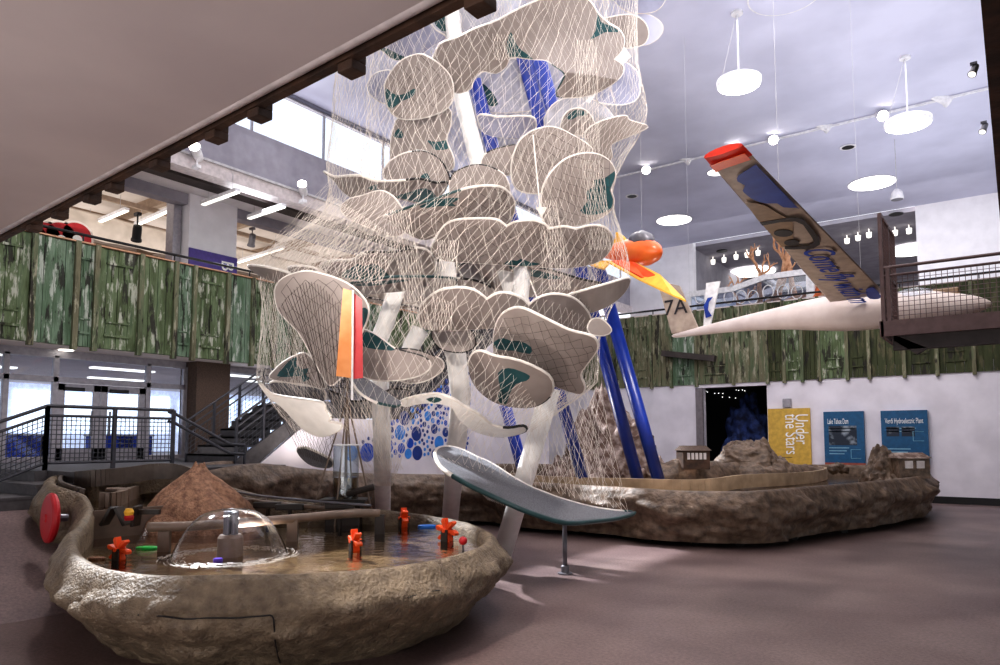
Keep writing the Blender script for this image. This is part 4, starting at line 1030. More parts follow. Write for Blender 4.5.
# paddle wheels
def paddle(px,py,label,s0=1.0,yaw=0.3,fl='orange'):
    c = P3(px,py,WZ); c = Vector((c.x,c.y,WZ)); s = c.dot(FW)/F*s0
    e = thing('paddle_wheel', c, label, 'paddle wheel')
    R3 = Matrix.Rotation(YAW+yaw,4,'Z'); T = Matrix.Translation(c)@R3
    for sx in (-5,5): MB().box((sx*s-1*s,-4*s,-.2),(sx*s+1*s,4*s,12*s),0,T).build('side_bracket', K['darkplastic'], e, bevel=.005)
    h = Vector((0,0,11*s)); 
    for k in range(6):
        a = 2*PI*k/6+.3; M = MB(); d = Vector((0,math.cos(a),math.sin(a))); t = Vector((0,-math.sin(a),math.cos(a)))
        pts = [(2,-1.2),(6,-2.6),(11,-3.2),(13.5,-1.5),(13.5,1),(11,1.2),(6,1),(2,1.2)]
        # blade = curved plate across the axle
        vs = [T@(h+d*r*s*.95+t*o*s+Vector((x*s,0,0))) for x in (-3.6,3.6) for r,o in pts]
        n = len(pts); fs = [(i,(i+1)%n,(i+1)%n+n,i+n) for i in range(n)]+[tuple(range(n)),tuple(range(n,2*n))]
        M.add(vs, fs); M.build('blade', K[fl], e, bevel=.004)
    MB().tube([T@(h+Vector((-7*s,0,0))), T@(h+Vector((7*s,0,0)))], 2*s, 10).build('axle', K[fl], e)
paddle(119,560,'orange paddle wheel nearest the left rim of the basin',.95,1.3)
paddle(355,551,'orange paddle wheel in front of the acrylic tube',.9,.6)
paddle(404,527,'small orange paddle wheel at the back rim, left of the blue toy',.8,.3)
paddle(447,541,'orange paddle wheel beside the red ball knob',.95,1.0)
c = P3(463,550,WZ); e = thing('ball_knob', c, 'small red ball knob on a thin rod at the right rim', 'knob'); s = c.dot(FW)/F
MB().tube([c-UP*.2, c+UP*6*s], 1.0*s, 6).build('rod', K['greymetal'], e)
MB().lathe([(.1*s,-4.4*s),(2.8*s,-3.4*s),(4.2*s,-1.2*s),(4.3*s,1*s),(3*s,3.2*s),(.2*s,4.4*s)],16,Matrix.Translation(c+UP*9*s)).build('ball', K['red'], e, smooth=True)
def toy(px,py,m,l,a=.13,b=.05,z=WZ):
    c = P3(px,py,z); M = MB().lathe([(.01,-.012),(a*.8,-.01),(a,0),(a,.02),(a*.85,.03),(.01,.03)],20,Matrix.Translation(c)@Matrix.Rotation(YAW,4,'Z')@Matrix.Diagonal((1,b/a,1,1)))
    tag(M.build('floating_toy', K[m], smooth=False), l, 'toy')
toy(428,527,'bluetoy','flat blue toy floating by the back rim',.15,.08)
toy(147,549,'green','flat green toy floating beside the flume support',.13,.07)
toy(218,561,'violet','small violet toy at the foot of the fountain',.05,.04)
toy(97,560,'redrock','small reddish toy boat at the left inner rim',.09,.04)
c = W(123,512,9.2); e = thing('water_gate', c, 'dark flap gate beside the boulder at the upper pool', 'gate')
for k,(dx,dy,a) in enumerate(((-.25,0,.5),(0,0,-.5),(.25,.05,.1))): MB().cbox(c+RT*dx*.7+UP*-.05,(.04,.2,.26),Matrix.Rotation(YAW,3,'Z')@Matrix.Rotation(a,3,'Y')).build('flap', K['darkplastic'], e, bevel=.01)
MB().cbox(c+RT*.3,(.34,.05,.06),Matrix.Rotation(YAW,3,'Z')).build('crossbar', K['darkplastic'], e)
for px,py,m,l,dz in ((129,517,'red','red half of the small toy beside the water gate',0),(129,512,'yellow','small yellow cap toy beside the water gate',.0)):
    c = W(px,py,9.0); tag(MB().lathe([(.01,-.04),(.05,-.04),(.06,0),(.04,.04),(.01,.045)],14,Matrix.Translation(c)).build('toy_cup', K[m]), l, 'toy')
# ---------------------------------------------------- rear basin
fr = [(178,478,12.9,1.4),(212,470,13.2,1.5),(245,464,13.5,1.45),(275,465,13.9,1.4),(305,469,14.4,1.32),(350,473,15.4,1.22),(400,474,16.4,1.15),(480,476,17.0,1.07),(522,481,15.8,1.07),(584,485,14.9,1.07),(652,489,13.9,1.07),(700,491,13.4,1.07),(742,491,13.3,1.07),(765,490,13.4,1.07),(800,487,14.2,1.07),(850,483,15.3,1.07),(900,478,17.0,1.07),(922,474,18.6,1.07)]
I2 = [tuple(W(px,py,d)) for px,py,d,z in fr]
for px,py,d in ((915,468,21),(880,466,22),(830,465,22.4),(760,465,22.0),(690,465,22),(600,465,22),(520,464,22),(440,464,21),(360,463,20),(290,461,19),(235,461,15.2),(195,466,14.2)): I2.append(tuple(W(px,py,d)))
c2 = W(650,520,16)
rb = thing('water_table', (c2.x,c2.y,0), 'long dark rock-look water basin curving behind the tower', 'water table')
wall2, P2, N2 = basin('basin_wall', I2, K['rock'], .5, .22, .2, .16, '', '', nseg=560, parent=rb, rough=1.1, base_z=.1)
fill(P2, .62, 'basin_floor', K['bed'], rb, 0, N2)
fill(P2, .9, 'water', K['water'], rb, .01, N2)
# dark toe gap feet
M = MB()
for px,py in ((522,529),(584,535),(652,543),(700,546),(745,547),(800,541),(850,534),(890,524)):
    q = H(px,py,0)+FW*.25; MB().box((q.x-.06,q.y-.06,0),(q.x+.06,q.y+.06,.14)).build('levelling_foot', K['black'], rb)
# pale inner channel rim
ch = [W(x,y,d) for x,y,d in ((500,474,17.6),(560,478,16.6),(640,480,15.6),(690,481,15.2),(720,479,15.4),(742,476,16.0),(790,474,17.5),(815,472,18.6),(826,469,20.0),(818,467,21))]
cm = [Vector(p) for p in catmull([tuple(p) for p in ch],5,False)]
M = MB()
for k in range(len(cm)-1): M.beam(cm[k]-UP*.12, cm[k+1]-UP*.12, .07, .3)
M.build('channel_rim', mat('tan_channel',(150,128,104),.5,(176,152,126),4), rb)
ch = [W(x,y,d) for x,y,d in ((560,463,19),(620,463,18.6),(655,464,18.2),(668,461,18.2),(680,459,18.2),(700,461,18.3),(730,462,18.8),(770,465,19.6),(800,465,20),(820,466,20.4))]
cm = [Vector(p) for p in catmull([tuple(p) for p in ch],5,False)]
M = MB(); vs = []; n_ = len(cm); Tn = 10
for i,p in enumerate(cm):
    for k in range(Tn+1):
        a = PI*k/Tn; q = p+FW*(-.35*math.cos(a))+UP*(-.75+.75*math.sin(a)**.7); q += FW*noise.noise(q*2.2)*.22+UP*noise.noise(q*3+Vector((5,5,5)))*.12*math.sin(a); vs.append(tuple(q))
M.add(vs, [(i*(Tn+1)+k,(i+1)*(Tn+1)+k,(i+1)*(Tn+1)+k+1,i*(Tn+1)+k+1) for i in range(n_-1) for k in range(Tn)])
M.build('rock_ridge', K['rock'], rb, smooth=True)
# mountains
def mountain(name, px, pybase, pytop, d, wpx, label, cat, seed, cone=.6, m='mount', snow=False, sharp=1.0, amp=.3):
    s = d/F; c = W(px,pybase,d); hgt = (pybase-pytop)*s; R = wpx*s/2
    n = 90; rings = 46; vs = []; M = MB()
    top_flat = cone
    for j in range(rings+1):
        t = j/rings; r0 = R*(top_flat*.15+(1-top_flat*.15)*t**.85)
        for k in range(n):
            a = 2*PI*k/n; nz = noise.fractal(Vector((math.cos(a)*1.6,math.sin(a)*1.6,t*2.2+seed)),1,2,5); nz2 = abs(noise.noise(Vector((math.cos(a)*4,math.sin(a)*4,t*4+seed))))
            r = r0*(1+amp*nz*.7); z = hgt*(1-t**sharp)*(1+amp*.5*nz)-nz2*hgt*.18*amp*3+.08*hgt*math.sin(t*30+nz*8)*amp
            vs.append((c.x+r*math.cos(a), c.y+r*math.sin(a), c.z+z if j<rings else c.z-.4))
    M.add(vs, [(j*n+k,j*n+(k+1)%n,(j+1)*n+(k+1)%n,(j+1)*n+k) for j in range(rings) for k in range(n)]+[tuple(range(n))])
    e = thing(name, (c.x,c.y,c.z-.3), label, cat); o = M.build('rock_mass', K[m], e, smooth=True)
    if snow:
        M = MB(); rn = random.Random(seed)
        for _ in range(26):
            i = rn.randrange(n*rings//9, n*rings*2//3); v = Vector(vs[i])
            M.lathe([(.02,.07),(.1,.05),(.17,-.02),(.13,-.06)],8,Matrix.Translation(v)@Matrix.Diagonal((rn.uniform(.6,1.6),rn.uniform(.6,1.4),1,1)))
        M.build('snow_patches', K['snow'], e, smooth=True)
    return e
mountain('model_mountain', 604, 474, 392, 19.0, 128, 'tall model mountain with snowy knobs behind the blue masts', 'model mountain', 3, .7, snow=False, sharp=.85, amp=.4)
mountain('model_volcano', 748, 468, 441, 19.5, 76, 'small ridged volcano model in front of the mustard sign', 'model mountain', 9, 2.2, 'rock', sharp=1.2, amp=.28)
mountain('model_rocks', 884, 480, 447, 18.2, 44, 'pile of stacked model rocks at the right end of the far basin', 'model rocks', 14, .8, 'rock', sharp=.9, amp=.4)
def hut(px,py,d,w,h,dep,mw,mr,label,name,nwin):
    c = W(px,py,d); s = d/F; R3 = Matrix.Translation(c)@Matrix.Rotation(YAW+.1,4,'Z'); e = thing(name, c, label, 'model building')
    MB().box((-w*s/2,-dep/2,-.2),(w*s/2,dep/2,h*s*.7),0,R3).build('walls', K[mw], e)
    M = MB(); z = h*s*.7; ro = h*s*.32
    P_ = [(-w*s*.55,-dep*.6,z),(w*s*.55,-dep*.6,z),(w*s*.5,0,z+ro),(-w*s*.5,0,z+ro),(-w*s*.55,dep*.6,z),(w*s*.55,dep*.6,z)]
    M.add([R3@Vector(p) for p in P_], [(0,1,2,3),(3,2,5,4),(0,3,4),(1,5,2),(0,4,5,1)]); M.build('roof', K[mr], e)
    for k in range(nwin): 
        x = (-.38+.76*(k+.5)/nwin)*w*s; MB().box((x-w*s*.25/nwin,-dep/2-.02,h*s*.12),(x+w*s*.25/nwin,-dep/2+.01,h*s*.55),0,R3).build('window', K['snow'], e)
hut(693,461,18.0,27,15,.5,'brownwood','brick','small dark brown model house with pale windows near the doorway','model_house',5)
hut(908,470,17.9,32,17,.5,'rock','mount','small model cabin with pale roof at the right end of the far basin','model_cabin',2)
for i,(px,py) in enumerate(((838,467),(843,469),(833,469))):
    c = W(px,py,18.5); tag(addme('model_stone', blob(tuple(c),.12,1.2,1,1,.4,2,3,i+20), K['rock']), 'small stone on the far basin rim, %s of three' % ('left','right','middle')[(1,1,0)[i] if i else 2], 'stone')
# ============================================================ CLIMBING TOWER
tc = W(500,560,12.2)
tw = thing('climbing_tower', (tc.x,tc.y,0), 'tall white climbing tower of curved leaf platforms wrapped in netting', 'climbing structure')
def inpoly(x,y,P):
    c = False; n = len(P); j = n-1
    for i in range(n):
        if (P[i][1] > y) != (P[j][1] > y) and x < (P[j][0]-P[i][0])*(y-P[i][1])/(P[j][1]-P[i][1]+1e-12)+P[i][0]: c = not c
        j = i
    return c
def leaf(out, d, k=.25, patches=(), m='leaf', trim='trim', top=False, lace=0, sub=3, tilt=None, r0=.55, dark=None, mtop='leaftop', tr=.022):
    O = catmull([tuple(map(float,p)) for p in out], sub)
    n = len(O); cx = sum(p[0] for p in O)/n; cy = sum(p[1] for p in O)/n
    xx = sum((p[0]-cx)**2 for p in O)/n; yy = sum((p[1]-cy)**2 for p in O)/n; xy = sum((p[0]-cx)*(p[1]-cy) for p in O)/n
    th = .5*math.atan2(2*xy, xx-yy)
    if abs(math.degrees(th)) > 50: th = 0   # keep the long axis close to level
    ux,uy = math.cos(th), math.sin(th)
    e0 = [((p[0]-cx)*ux+(p[1]-cy)*uy) for p in O]; e1 = [(-(p[0]-cx)*uy+(p[1]-cy)*ux) for p in O]
    L1 = max(e0)-min(e0); L2 = max(e1)-min(e1); r = L2/max(1,L1)
    el = math.atan((440-cy)/F)
    if top: t = math.asin(min(1,r/.6))+el; b = FW*math.cos(t)+UP*math.sin(t)
    else:
        t = math.asin(min(1,r/r0))-el
        b = FW*math.cos(t)-UP*math.sin(t)
    if tilt is not None: t = tilt; b = FW*math.cos(t)-UP*math.sin(t)
    mdir = (RT*ux-UP*uy).normalized(); b = (b-mdir*b.dot(mdir)).normalized(); nr = mdir.cross(b)
    c = W(cx,cy,d)
    if nr.dot(CAM-c) < 0: nr = -nr
    L = L1*d/F/2
    # n points to the viewer; edges curl away from (k>0) the viewer
    def proj(px,py):
        v = ray(px,py); off = 0; p = None
        for _ in range(8):
            p = CAM + v*(((c-CAM).dot(nr)+off)/v.dot(nr)); s = (p-c).dot(mdir)/L; off = -k*s*s*L
        return ((p-c).dot(mdir), (p-c).dot(b))
    S = [proj(*p) for p in O]
    PS = [[proj(*q) for q in catmull([tuple(map(float,z)) for z in pt],2)] for pt in patches]
    def lift(s,r,o=0): return c+mdir*s+b*r+nr*(-k*(s/L)**2*L+o)
    xs = [p[0] for p in S]; ys = [p[1] for p in S]
    pts = [Vector(p) for p in S]; edges = [(i,(i+1)%n) for i in range(n)]
    for Q_ in PS:
        o = len(pts); pts += [Vector(p) for p in Q_]; edges += [(o+i,o+(i+1)%len(Q_)) for i in range(len(Q_))]
    NG = 11
    for i in range(1,NG):
        for j in range(1,7):
            x = min(xs)+(max(xs)-min(xs))*i/NG; y = min(ys)+(max(ys)-min(ys))*j/7
            if inpoly(x,y,S): pts.append(Vector((x,y)))
    vo,_,fo,_,_,_ = delaunay_2d_cdt(pts, edges, [], 0, 1e-5)
    T = .045; M = MB(); nv = len(vo); fs = []; mi = []
    for f in fo:
        gx = sum(vo[i][0] for i in f)/len(f); gy_ = sum(vo[i][1] for i in f)/len(f)
        if not inpoly(gx,gy_,S): continue
        fs.append(tuple(f)); mi.append(1 if any(inpoly(gx,gy_,Q_) for Q_ in PS) else 0)
    M.add([lift(p[0],p[1],0) for p in vo]+[lift(p[0],p[1],-T) for p in vo], [])
    M.f = list(fs)+[tuple(i+nv for i in reversed(f)) for f in fs]; M.m = mi+[2]*len(fs)
    o = len(M.v)
    M.v += [tuple(lift(p[0],p[1],0)) for p in S]+[tuple(lift(p[0],p[1],-T)) for p in S]
    M.f += [(o+i,o+(i+1)%n,o+(i+1)%n+n,o+i+n) for i in range(n)]; M.m += [0]*n
    front = K[mtop] if top else K[m]
    ob = M.build('leaf_platform', [front, K['teal'], K[m] if top else K['leaftop']], tw, smooth=False, recalc=False)
    rim = [lift(p[0],p[1],-T/2) for p in S]
    if dark is None: MB().tube(rim, tr, 6, True).build('edge_trim', K[trim], ob, smooth=True)
    else:
        a, b_, mm = dark; i0 = int(a*n); i1 = int(b_*n)
        MB().tube(rim[i0:i1+1], tr*1.05, 6).build('edge_trim', K[mm], ob, smooth=True)
        MB().tube(rim[i1:]+rim[:i0+1], tr, 6).build('edge_trim', K[trim], ob, smooth=True)
    if lace:
        M = MB(); w = max(xs)-min(xs); h = max(ys)-min(ys); nu = max(3,int(w/lace)); nv_ = max(3,int(h/lace/1.2)); rn = random.Random(int(cx*7+cy))
        g = {}
        for i in range(nu+1):
            for j in range(nv_*2+1):
                g[i,j] = (min(xs)+w*(i+(.5 if j%2 else 0))/nu+rn.uniform(-.02,.02), min(ys)+h*j/nv_/2+rn.uniform(-.03,.03))
        for i in range(nu+1):
            for j in range(nv_*2):
                for i2 in ((i, i-1) if j%2==0 else (i, i+1)):
                    if (i2,j+1) in g:
                        a = g[i,j]; b_ = g[i2,j+1]
                        if inpoly(*a,S) and inpoly(*b_,S): M.strand(lift(*a,.03), lift(*b_,.03), .0026)
        if M.v: M.build('lacing', K['netdark'], ob)
    return ob
D = 'trimblack'; TT = 'trimgrey'
# ---- back layer
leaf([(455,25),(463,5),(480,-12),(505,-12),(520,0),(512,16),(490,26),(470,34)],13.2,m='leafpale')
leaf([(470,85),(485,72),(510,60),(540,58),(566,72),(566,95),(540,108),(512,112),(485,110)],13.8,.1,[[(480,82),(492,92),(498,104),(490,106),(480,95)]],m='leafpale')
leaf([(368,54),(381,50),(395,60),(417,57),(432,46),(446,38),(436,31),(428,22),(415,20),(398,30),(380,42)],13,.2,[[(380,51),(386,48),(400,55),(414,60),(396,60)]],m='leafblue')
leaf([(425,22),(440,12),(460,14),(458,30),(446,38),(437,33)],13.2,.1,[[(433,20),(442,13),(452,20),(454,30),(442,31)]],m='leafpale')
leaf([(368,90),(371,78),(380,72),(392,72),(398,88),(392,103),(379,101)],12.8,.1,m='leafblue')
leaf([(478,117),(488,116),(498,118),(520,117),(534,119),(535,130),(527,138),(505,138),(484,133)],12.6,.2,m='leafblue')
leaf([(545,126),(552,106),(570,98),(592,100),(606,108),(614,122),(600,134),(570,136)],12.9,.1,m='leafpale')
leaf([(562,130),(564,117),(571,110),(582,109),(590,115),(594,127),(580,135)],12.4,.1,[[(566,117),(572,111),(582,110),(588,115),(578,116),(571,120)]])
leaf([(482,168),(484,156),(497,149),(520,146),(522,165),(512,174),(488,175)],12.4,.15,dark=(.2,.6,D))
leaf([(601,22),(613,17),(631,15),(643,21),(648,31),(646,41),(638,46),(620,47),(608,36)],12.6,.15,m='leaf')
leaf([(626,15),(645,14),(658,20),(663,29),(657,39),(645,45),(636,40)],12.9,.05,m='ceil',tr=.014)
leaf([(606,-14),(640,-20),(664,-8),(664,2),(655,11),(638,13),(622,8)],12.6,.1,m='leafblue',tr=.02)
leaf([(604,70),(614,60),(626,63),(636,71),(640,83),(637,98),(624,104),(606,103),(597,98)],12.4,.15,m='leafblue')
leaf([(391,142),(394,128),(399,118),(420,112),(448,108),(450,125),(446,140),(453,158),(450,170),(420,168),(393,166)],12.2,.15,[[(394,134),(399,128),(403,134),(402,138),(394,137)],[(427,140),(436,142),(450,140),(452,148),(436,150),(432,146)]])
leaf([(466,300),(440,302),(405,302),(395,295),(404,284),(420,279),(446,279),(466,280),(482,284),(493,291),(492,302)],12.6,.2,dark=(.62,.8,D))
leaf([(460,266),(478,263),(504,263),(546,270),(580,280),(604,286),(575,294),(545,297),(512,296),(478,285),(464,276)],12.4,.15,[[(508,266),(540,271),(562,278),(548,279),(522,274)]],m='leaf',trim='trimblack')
leaf([(330,425),(352,410),(390,408),(430,410),(426,418),(400,428),(360,432)],13.4,.1,m='leafblue') if False else None
# ---- middle layer
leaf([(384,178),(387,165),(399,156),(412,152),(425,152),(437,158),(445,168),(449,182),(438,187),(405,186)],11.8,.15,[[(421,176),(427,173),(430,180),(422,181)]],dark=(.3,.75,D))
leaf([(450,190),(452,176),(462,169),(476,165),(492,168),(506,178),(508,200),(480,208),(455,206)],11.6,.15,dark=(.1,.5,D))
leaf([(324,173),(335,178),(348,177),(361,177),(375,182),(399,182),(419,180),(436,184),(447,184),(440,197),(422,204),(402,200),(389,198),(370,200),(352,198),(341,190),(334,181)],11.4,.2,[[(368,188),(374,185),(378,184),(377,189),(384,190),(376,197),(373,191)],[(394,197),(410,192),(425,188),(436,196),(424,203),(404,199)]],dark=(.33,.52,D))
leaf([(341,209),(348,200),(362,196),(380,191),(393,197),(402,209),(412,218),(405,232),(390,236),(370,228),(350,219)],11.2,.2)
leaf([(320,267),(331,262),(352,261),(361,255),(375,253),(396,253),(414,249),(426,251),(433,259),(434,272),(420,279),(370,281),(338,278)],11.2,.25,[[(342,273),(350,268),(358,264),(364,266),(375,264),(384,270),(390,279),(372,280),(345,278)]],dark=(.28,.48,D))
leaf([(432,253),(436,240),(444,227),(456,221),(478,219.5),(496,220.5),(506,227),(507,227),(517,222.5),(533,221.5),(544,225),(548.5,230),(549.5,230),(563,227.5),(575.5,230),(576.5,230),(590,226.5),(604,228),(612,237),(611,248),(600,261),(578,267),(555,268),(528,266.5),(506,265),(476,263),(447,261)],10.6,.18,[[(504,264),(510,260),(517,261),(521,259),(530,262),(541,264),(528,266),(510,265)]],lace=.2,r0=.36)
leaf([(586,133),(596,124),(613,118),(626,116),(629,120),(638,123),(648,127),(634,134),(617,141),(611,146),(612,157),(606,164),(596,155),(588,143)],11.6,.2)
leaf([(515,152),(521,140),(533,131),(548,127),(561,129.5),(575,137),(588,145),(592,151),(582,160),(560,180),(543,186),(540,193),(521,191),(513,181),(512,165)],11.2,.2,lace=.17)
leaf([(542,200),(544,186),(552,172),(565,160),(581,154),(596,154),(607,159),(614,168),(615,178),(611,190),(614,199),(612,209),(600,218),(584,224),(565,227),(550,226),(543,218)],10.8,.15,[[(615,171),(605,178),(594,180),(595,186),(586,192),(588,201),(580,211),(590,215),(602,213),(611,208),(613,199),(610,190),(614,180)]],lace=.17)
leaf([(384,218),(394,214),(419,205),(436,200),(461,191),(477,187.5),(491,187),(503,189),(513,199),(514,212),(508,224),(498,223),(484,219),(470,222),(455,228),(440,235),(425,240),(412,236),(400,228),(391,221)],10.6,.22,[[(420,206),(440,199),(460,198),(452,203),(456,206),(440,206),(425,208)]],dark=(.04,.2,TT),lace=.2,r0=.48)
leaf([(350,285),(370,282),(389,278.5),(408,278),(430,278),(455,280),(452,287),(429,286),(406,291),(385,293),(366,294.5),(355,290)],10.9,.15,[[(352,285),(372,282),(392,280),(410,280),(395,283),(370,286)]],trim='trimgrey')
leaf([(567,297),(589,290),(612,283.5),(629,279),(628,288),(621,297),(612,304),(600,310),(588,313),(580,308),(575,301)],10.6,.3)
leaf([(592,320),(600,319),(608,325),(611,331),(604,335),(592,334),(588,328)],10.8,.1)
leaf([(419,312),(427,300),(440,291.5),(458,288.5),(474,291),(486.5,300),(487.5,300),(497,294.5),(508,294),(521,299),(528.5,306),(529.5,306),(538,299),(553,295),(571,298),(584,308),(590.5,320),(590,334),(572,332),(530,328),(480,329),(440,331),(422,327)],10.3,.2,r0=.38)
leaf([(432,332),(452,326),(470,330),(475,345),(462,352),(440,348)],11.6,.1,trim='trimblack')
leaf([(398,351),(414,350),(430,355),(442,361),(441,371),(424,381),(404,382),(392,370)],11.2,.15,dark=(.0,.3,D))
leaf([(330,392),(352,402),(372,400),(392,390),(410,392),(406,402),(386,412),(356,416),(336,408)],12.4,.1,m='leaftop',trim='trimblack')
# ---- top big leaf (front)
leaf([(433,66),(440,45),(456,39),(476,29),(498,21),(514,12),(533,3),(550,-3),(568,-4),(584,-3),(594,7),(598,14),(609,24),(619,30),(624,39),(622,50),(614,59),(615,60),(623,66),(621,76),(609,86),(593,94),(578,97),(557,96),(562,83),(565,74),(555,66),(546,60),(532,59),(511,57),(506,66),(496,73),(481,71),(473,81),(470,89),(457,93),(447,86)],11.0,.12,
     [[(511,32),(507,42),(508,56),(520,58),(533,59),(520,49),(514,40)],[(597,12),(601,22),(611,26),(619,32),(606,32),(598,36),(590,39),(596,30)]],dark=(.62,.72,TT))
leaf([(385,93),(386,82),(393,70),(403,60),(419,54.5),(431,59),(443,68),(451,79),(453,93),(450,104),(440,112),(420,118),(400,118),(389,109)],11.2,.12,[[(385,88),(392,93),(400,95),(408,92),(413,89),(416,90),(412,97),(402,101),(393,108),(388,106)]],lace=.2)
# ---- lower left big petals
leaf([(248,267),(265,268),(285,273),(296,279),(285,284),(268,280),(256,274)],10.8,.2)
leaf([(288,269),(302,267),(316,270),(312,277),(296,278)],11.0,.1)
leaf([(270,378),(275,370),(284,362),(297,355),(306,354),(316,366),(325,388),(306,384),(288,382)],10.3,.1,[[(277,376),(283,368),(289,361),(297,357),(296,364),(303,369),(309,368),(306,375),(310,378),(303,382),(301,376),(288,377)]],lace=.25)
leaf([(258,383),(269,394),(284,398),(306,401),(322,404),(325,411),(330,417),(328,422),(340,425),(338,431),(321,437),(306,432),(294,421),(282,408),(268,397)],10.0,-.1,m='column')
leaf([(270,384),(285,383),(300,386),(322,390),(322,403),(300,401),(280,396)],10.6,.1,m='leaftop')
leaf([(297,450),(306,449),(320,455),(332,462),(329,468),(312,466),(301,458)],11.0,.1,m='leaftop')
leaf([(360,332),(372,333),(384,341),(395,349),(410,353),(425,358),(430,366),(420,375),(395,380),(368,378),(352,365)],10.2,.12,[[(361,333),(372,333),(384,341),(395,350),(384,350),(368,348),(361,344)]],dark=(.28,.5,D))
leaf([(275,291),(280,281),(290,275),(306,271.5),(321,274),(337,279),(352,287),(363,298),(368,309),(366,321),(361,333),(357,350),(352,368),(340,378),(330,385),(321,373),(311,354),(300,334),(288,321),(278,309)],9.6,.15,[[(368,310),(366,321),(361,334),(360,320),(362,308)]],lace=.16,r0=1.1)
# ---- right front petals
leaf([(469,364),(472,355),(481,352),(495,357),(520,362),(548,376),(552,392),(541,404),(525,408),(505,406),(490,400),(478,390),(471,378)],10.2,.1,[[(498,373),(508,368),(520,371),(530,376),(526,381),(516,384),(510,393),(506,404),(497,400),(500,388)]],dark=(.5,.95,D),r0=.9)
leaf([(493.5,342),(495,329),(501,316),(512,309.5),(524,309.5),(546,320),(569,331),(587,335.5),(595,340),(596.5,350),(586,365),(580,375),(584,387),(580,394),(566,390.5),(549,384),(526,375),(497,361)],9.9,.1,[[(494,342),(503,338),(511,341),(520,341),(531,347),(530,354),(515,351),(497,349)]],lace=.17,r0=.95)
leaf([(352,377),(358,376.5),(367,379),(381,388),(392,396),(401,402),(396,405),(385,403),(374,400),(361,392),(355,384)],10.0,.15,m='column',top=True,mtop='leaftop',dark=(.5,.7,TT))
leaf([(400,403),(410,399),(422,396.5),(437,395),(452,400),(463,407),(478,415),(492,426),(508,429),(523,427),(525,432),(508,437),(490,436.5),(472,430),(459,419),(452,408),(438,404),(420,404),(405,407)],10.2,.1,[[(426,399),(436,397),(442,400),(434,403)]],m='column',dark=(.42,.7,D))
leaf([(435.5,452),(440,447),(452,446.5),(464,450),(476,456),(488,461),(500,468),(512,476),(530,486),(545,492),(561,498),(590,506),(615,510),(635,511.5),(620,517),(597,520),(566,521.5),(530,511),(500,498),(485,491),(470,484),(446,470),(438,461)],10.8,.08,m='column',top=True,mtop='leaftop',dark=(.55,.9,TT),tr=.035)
# ---- columns
def col(pts, r, m='column', name='column'):
    P_ = [p if isinstance(p, Vector) else W(*p) for p in pts]
    return MB().tube(P_, r, 20).build(name, K[m], tw, smooth=True)
def foot(px,py): return H(px,py,0)
a = foot(501,558)
col([a, W(551,388,12.0)], .165)
col([W(551,388,12.0), W(520,300,12.0), W(523,262,12.0)], .15)
b = foot(449,531); col([b, W(461,395,12.6), W(450,310,12.2)], .18)
c_ = foot(383,532); col([c_, W(382,430,12.6), W(378,352,12.4)], .16)
col([W(374,352,12.4), W(386,322,12.3), W(398,285,12.2)], .15)
col([W(402,372,12.3), W(412,345,12.3), W(420,330,12.2)], .15)
col([W(446,-40,13.4),W(461,94,12.9),W(480,170,12.6),W(496,240,12.4),W(515,300,12.2)], .15)
col([W(452,300,12),W(446,255,12),W(440,235,12.1)], .13)
col([W(628,52,11.9), W(606,72,12.1), W(585,100,12.4)], .1)
# ---- blue masts (pairs, leaning)
def mast(p0, p1): 
    MB().tube([p0,p1], .14, 16).build('blue_mast', K['blue'], tw, smooth=True)
for (x0,y0,d0_),(x1,y1,d1_) in (((658,478,16.0),(525,10,12.8)),((637,477,16.4),(512,15,13.2)),((582,476,16.4),(474,80,13.6)),((524,474,17.0),(505,405,16.6))):
    p0 = W(x0,y0,d0_); p1 = W(x1,y1,d1_); q = p0+(p0-p1)*((p0.z-.5)/(p1.z-p0.z)); e1_ = p1
    mast(q, p1)
# ---- support post for the front leaf
q = foot(565,574); zt_ = W(565,521,q.dot(FW)).z
MB().tube([q, Vector((q.x,q.y,zt_))], .035, 12).build('support_post', K['greymetal'], tw, smooth=True)
MB().lathe([(.11,0),(.11,.02),(.06,.03),(.06,.12),(.045,.13)],16,Matrix.Translation(q)).build('post_base', K['greymetal'], tw)
# ---- nets
def netring(rows, nc, mper, dc, r, jit, name, bmax=2.3, seed=1):
    """rows: (py, xl, xr); diamond net wrapped round the tower"""
    rn = random.Random(seed); ys = [q[0] for q in rows]; M = MB(); g = {}
    tot = rows[-1][0]-rows[0][0]; nr_ = int(tot/mper)
    for j in range(nr_+1):
        y = rows[0][0]+tot*j/nr_; i = max(k for k in range(len(rows)-1) if ys[k] <= y+1e-6) if y < ys[-1] else len(rows)-2
        f = min(1,max(0,(y-ys[i])/(ys[i+1]-ys[i]))); xl = rows[i][1]*(1-f)+rows[i+1][1]*f; xr = rows[i][2]*(1-f)+rows[i+1][2]*f
        c = W((xl+xr)/2,y,dc); a = (xr-xl)/2*dc/F; b = min(a,bmax)
        for k in range(nc):
            th = 2*PI*(k+(.5 if j%2 else 0))/nc+rn.uniform(-.3,.3)*jit/nc*6; rr = 1+rn.uniform(-1,1)*.01*jit*2
            g[j,k] = c+RT*a*rr*math.cos(th)+FW*b*rr*math.sin(th)+UP*rn.uniform(-1,1)*.03*jit
    for j in range(nr_):
        for k in range(nc):
            for k2 in ((k,(k-1)%nc) if j%2==0 else (k,(k+1)%nc)):
                M.strand(g[j,k], g[j+1,k2], r)
    return M.build(name, K['net'], tw, recalc=False)
hull = [(-90,352,642),(0,345,642),(40,338,641),(75,334,641),(110,331,648),(127,330,650),(150,329,634),(175,326,620),(200,330,614),(225,325,617),(245,306,624),(262,270,630),(282,262,630),(310,266,612),(340,265,600),(385,262,597),(410,282,562),(432,300,530)]
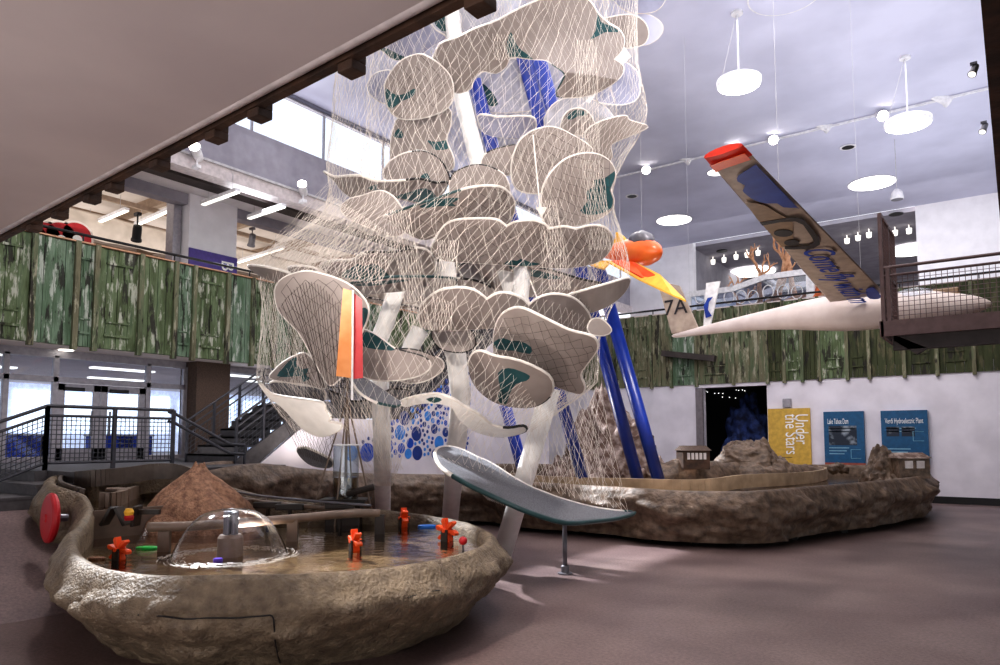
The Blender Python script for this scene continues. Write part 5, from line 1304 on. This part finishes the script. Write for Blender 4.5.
netring(hull, 116, 8.2, 12.0, .0021, .3, 'safety_net')
netring([(y,xl+34,xr-30) for y,xl,xr in hull if y < 400 and y != 262], 60, 11, 12.1, .0021, .8, 'inner_net', 1.9, 4)
def netpatch(tl_,tr_,bl_,br_,nu,nv,r,name,jit=.3,m='net',bulge=0):
    rn = random.Random(nu*nv); g = {}; M = MB()
    tl_,tr_,bl_,br_ = [Vector(p) for p in (tl_,tr_,bl_,br_)]
    for j in range(nv+1):
        for i in range(nu+1):
            u = min(1,max(0,(i+(.5 if j%2 else 0))/nu+rn.uniform(-jit,jit)/nu)); v = j/nv
            g[j,i] = tl_.lerp(tr_,u).lerp(bl_.lerp(br_,u),v)-FW*bulge*math.sin(PI*u)*math.sin(PI*min(1,v+.1))
    for j in range(nv):
        for i in range(nu+1):
            for i2 in ((i,i-1) if j%2==0 else (i,i+1)):
                if (j+1,i2) in g: M.strand(g[j,i], g[j+1,i2], r)
    return M.build(name, K[m], tw, recalc=False)
# skirt down to the front leaf
netpatch(W(470,330,10.4),W(600,390,11.0),W(455,462,10.9),W(628,512,10.8),22,14,.0028,'net_skirt',bulge=.3)
netpatch(W(520,380,12.2),W(590,395,11.8),W(530,485,11.3),W(608,508,11.3),14,10,.0025,'net_skirt')
netpatch(W(440,455,10.8),W(540,495,10.8),W(488,500,11.2),W(525,513,11.2),16,6,.0025,'net_pocket')
# cone left bottom
netpatch(W(275,380,10.2),W(430,380,10.2),W(376,486,12.2),W(392,486,12.2),30,16,.0025,'net_cone',bulge=.3)
netpatch(W(262,385,10.4),W(335,430,10.2),W(300,455,11.0),W(330,466,11.0),14,8,.0025,'net_pocket',m='netdark')
# net flaring from the hull to the left leaf tip
netpatch(W(332,195,11.2),W(400,240,10.4),W(248,266,10.8),W(380,285,10.4),34,14,.0028,'net_flare')
netpatch(W(330,180,12.5),W(345,250,11.4),W(245,268,11.2),W(300,300,10.8),18,10,.0028,'net_flare')
netpatch(W(262,280,11),W(300,330,10.2),W(275,375,10.4),W(305,400,10.2),12,10,.0025,'net_flare')
# dense vertical sheaves where net panels overlap
for px0,py0,px1,py1,dd in ((585,40,590,190,10.9),(500,0,505,60,10.8),(398,210,420,330,10.2),(448,240,440,330,10.4),(592,160,600,250,10.6),(370,400,392,470,11.4),(545,200,560,290,10.4)):
    w = 22; netpatch(W(px0-w/2,py0,dd),W(px0+w/2,py0,dd),W(px1-w/2,py1,dd),W(px1+w/2,py1,dd),8,12,.0025,'net_sheaf')
# fan of dark lacing cords on the big left petal
M = MB(); rn = random.Random(8)
for k in range(26):
    t = k/25; x = 279+t*74; y = 308-30*math.sin(PI*min(1,t*1.1+.05)); M.strand(W(x,y+4,9.45), W(318+t*30+rn.uniform(-3,3),392+rn.uniform(-8,8),9.5), .0035)
M.build('cord_fan', K['netdark'], tw)
# orange and red film strips with pole
MB().poly([W(343,288,9.3),W(353,291,9.3),W(351,378,9.3),W(336,376,9.3)], FW*.006).build('orange_strip', K['orangesail'], tw, label='orange translucent strip')
MB().poly([W(354,293,9.28),W(362,300,9.28),W(363,378,9.28),W(352,379,9.28)], FW*.006).build('red_strip', K['redsail'], tw, label='red translucent strip')
MB().tube([W(353,290,9.22), W(352,400,9.22)], .014, 8).build('strip_pole', K['signwhite'], tw)
# white ropes
for a_,b2 in (((533,135,10.7),(541,218,10.5)),((523,262,11.5),(537,298,10.2))): MB().tube([W(*a_),W(*b2)], .012, 6).build('rope', K['trim'], tw)
tri_ = [W(536,207,10.5),W(547,207,10.5),W(542,217,10.5)]; MB().poly(tri_, FW*.05).build('rope_anchor', K['trim'], tw)
# ============================================================ CAMERA, LIGHT
cam = bpy.data.cameras.new('camera'); co = bpy.data.objects.new('camera', cam); COL.objects.link(co); scn.camera = co
cam.sensor_width = 36; cam.lens = F/1000*36; cam.shift_y = (PY0-332.5)/1000; cam.clip_end = 300; cam.clip_start = .05
co.location = CAM; co.rotation_euler = (PI/2+PITCH, 0, YAW)
w = bpy.data.worlds.new('world'); scn.world = w; w.use_nodes = True
w.node_tree.nodes['Background'].inputs[0].default_value = (.92,.95,1,1); w.node_tree.nodes['Background'].inputs[1].default_value = 1.5
def light(kind, name, loc, tgt, power, color=(1,1,1), size=1, size_y=None, spot=60, blend=.4):
    l = bpy.data.lights.new(name, kind); l.energy = power; l.color = color
    if kind == 'AREA': l.shape = 'RECTANGLE'; l.size = size; l.size_y = size_y or size
    elif kind == 'SPOT': l.spot_size = math.radians(spot); l.spot_blend = blend; l.shadow_soft_size = size
    elif kind == 'SUN': l.angle = math.radians(1.2)
    else: l.shadow_soft_size = size
    o = bpy.data.objects.new(name, l); COL.objects.link(o); o.location = loc
    o.rotation_euler = (Vector(tgt)-Vector(loc)).to_track_quat('-Z','Y').to_euler(); return o
light('SUN','sun',(0,0,20),(10.2,-1,20-10.0),14,(1,.96,.9))
light('AREA','ceiling_wash',(-6,14,12.2),(-6,14,0),1300,(1,.97,.95),14,18)
light('AREA','window_glow',(LX+.2,12,11.2),(-4,12,7),700,(.9,.95,1),1.2,24)
for px,py,d,p in ((560,476,17.5,420),(430,476,17,420),(330,476,16,300),(690,480,18,260),(715,480,14.6,330)):
    q = W(px,py,d); light('SPOT','up_fill',(q.x,q.y,.98),(q.x*.98-.1,q.y-1.2,8),p,(1,.95,.93),.3,None,130,.9)  # added fill from below for leaf and wing undersides, no fixtures here
for px,d in ((250,8.6),(380,8.8)):
    q = W(px,520,d); light('SPOT','up_fill',(q.x,q.y,.8),(q.x-.6,q.y+1.5,8),110,(1,.95,.93),.2,None,130,.9)  # two more added fills, aimed up from the near basin
light('AREA','ceiling_fill',(-1.5,20,8),(-1.5,20,12),700,(.9,.92,1),9,22)  # added upward fill that brightens the ceiling
light('SPOT','floor_pool',(-9,9,11.5),(-2.8,7.6,0),1500,(1,.93,.88),.1,None,40,.3)  # added spot, makes a bright patch on the floor
light('SPOT','floor_pool',(-11,6,8.5),(-9.5,4.5,0.4),700,(1,.95,.92),.2,None,60,.5)  # added spot, lightens the floor at left
light('AREA','entrance_soffit_fill',(-15.5,9,1.7),(-15.5,9,4),90,(1,.97,.97),3,16)  # added fill shining up at the entrance soffit, no fixture
light('AREA','back_gallery',(-2,43,11),(-2,43,4),500,(1,.98,.98),14,8)
light('AREA','upper_wall',(-6,31,11.6),(-6,34,5),450,(1,1,1),14,4)
light('AREA','mezzanine',(-25,8,8.6),(-25,8,12),420,(1,.95,.9),6,26)
light('AREA','mezzanine_down',(-24,8,9.4),(-24,8,4),250,(1,.95,.9),6,26)
light('AREA','lobby',(-24,8,3.9),(-24,8,1),400,(.95,.97,1),8,20)
light('AREA','soffit_fill',(-3,-3,.4),(-3,0,4),520,(1,.93,.9),8,5)
for x,y,p,t,c_l in ((-4.5,3.2,1800,(-3.6,5.6,.8),(1,.93,.84)),(-8,9,500,(-5.2,8,1),(1,.93,.85)),(-3,9,900,(-4.6,9.8,3),(1,.93,.87)),(-1,14,800,(-3,17,1),(1,.93,.87)),(-6,20,800,(-3,24,2),(1,.95,.93)),(-9,16,900,(-8,13,6),(1,.95,.93)),(-1.5,6,900,(-6,11,5.5),(1,.94,.9))):
    light('SPOT','spot',(x,y,11.5 if y > 4 else 3.9 ),t,p*(1 if y > 4 else .3),c_l,.15,None,70,.7)
light('SPOT','panel_wash_far',(-4,20,10.5),(-4,26.7,4.5),200,(1,.95,.88),.2,None,110,.9)
light('SPOT','front_fill',(-1.2,3.3,5.2),(-7,10.5,7),800,(1,.93,.88),.15,None,75,.8)  # three added fill spots for the tower front, no track modelled here
light('SPOT','front_fill',(-5.5,3.3,5.2),(-7.6,10,4.8),700,(1,.93,.88),.15,None,75,.8)
light('SPOT','front_fill',(-2.5,3.3,5.2),(-4.6,9.6,1.2),300,(1,.93,.88),.15,None,60,.8)
light('SPOT','panel_wash_left',(-11,7,10),(-17.2,5,5),500,(1,.96,.92),.2,None,110,.9)
scn.view_settings.view_transform = 'Standard'; scn.view_settings.look = 'Medium High Contrast'; scn.view_settings.exposure = -.08
scn.cycles.max_bounces = 8; scn.cycles.transparent_max_bounces = 24; scn.cycles.sample_clamp_indirect = 4
scn.cycles.caustics_reflective = False; scn.cycles.caustics_refractive = False
scn.cycles.use_denoising = True
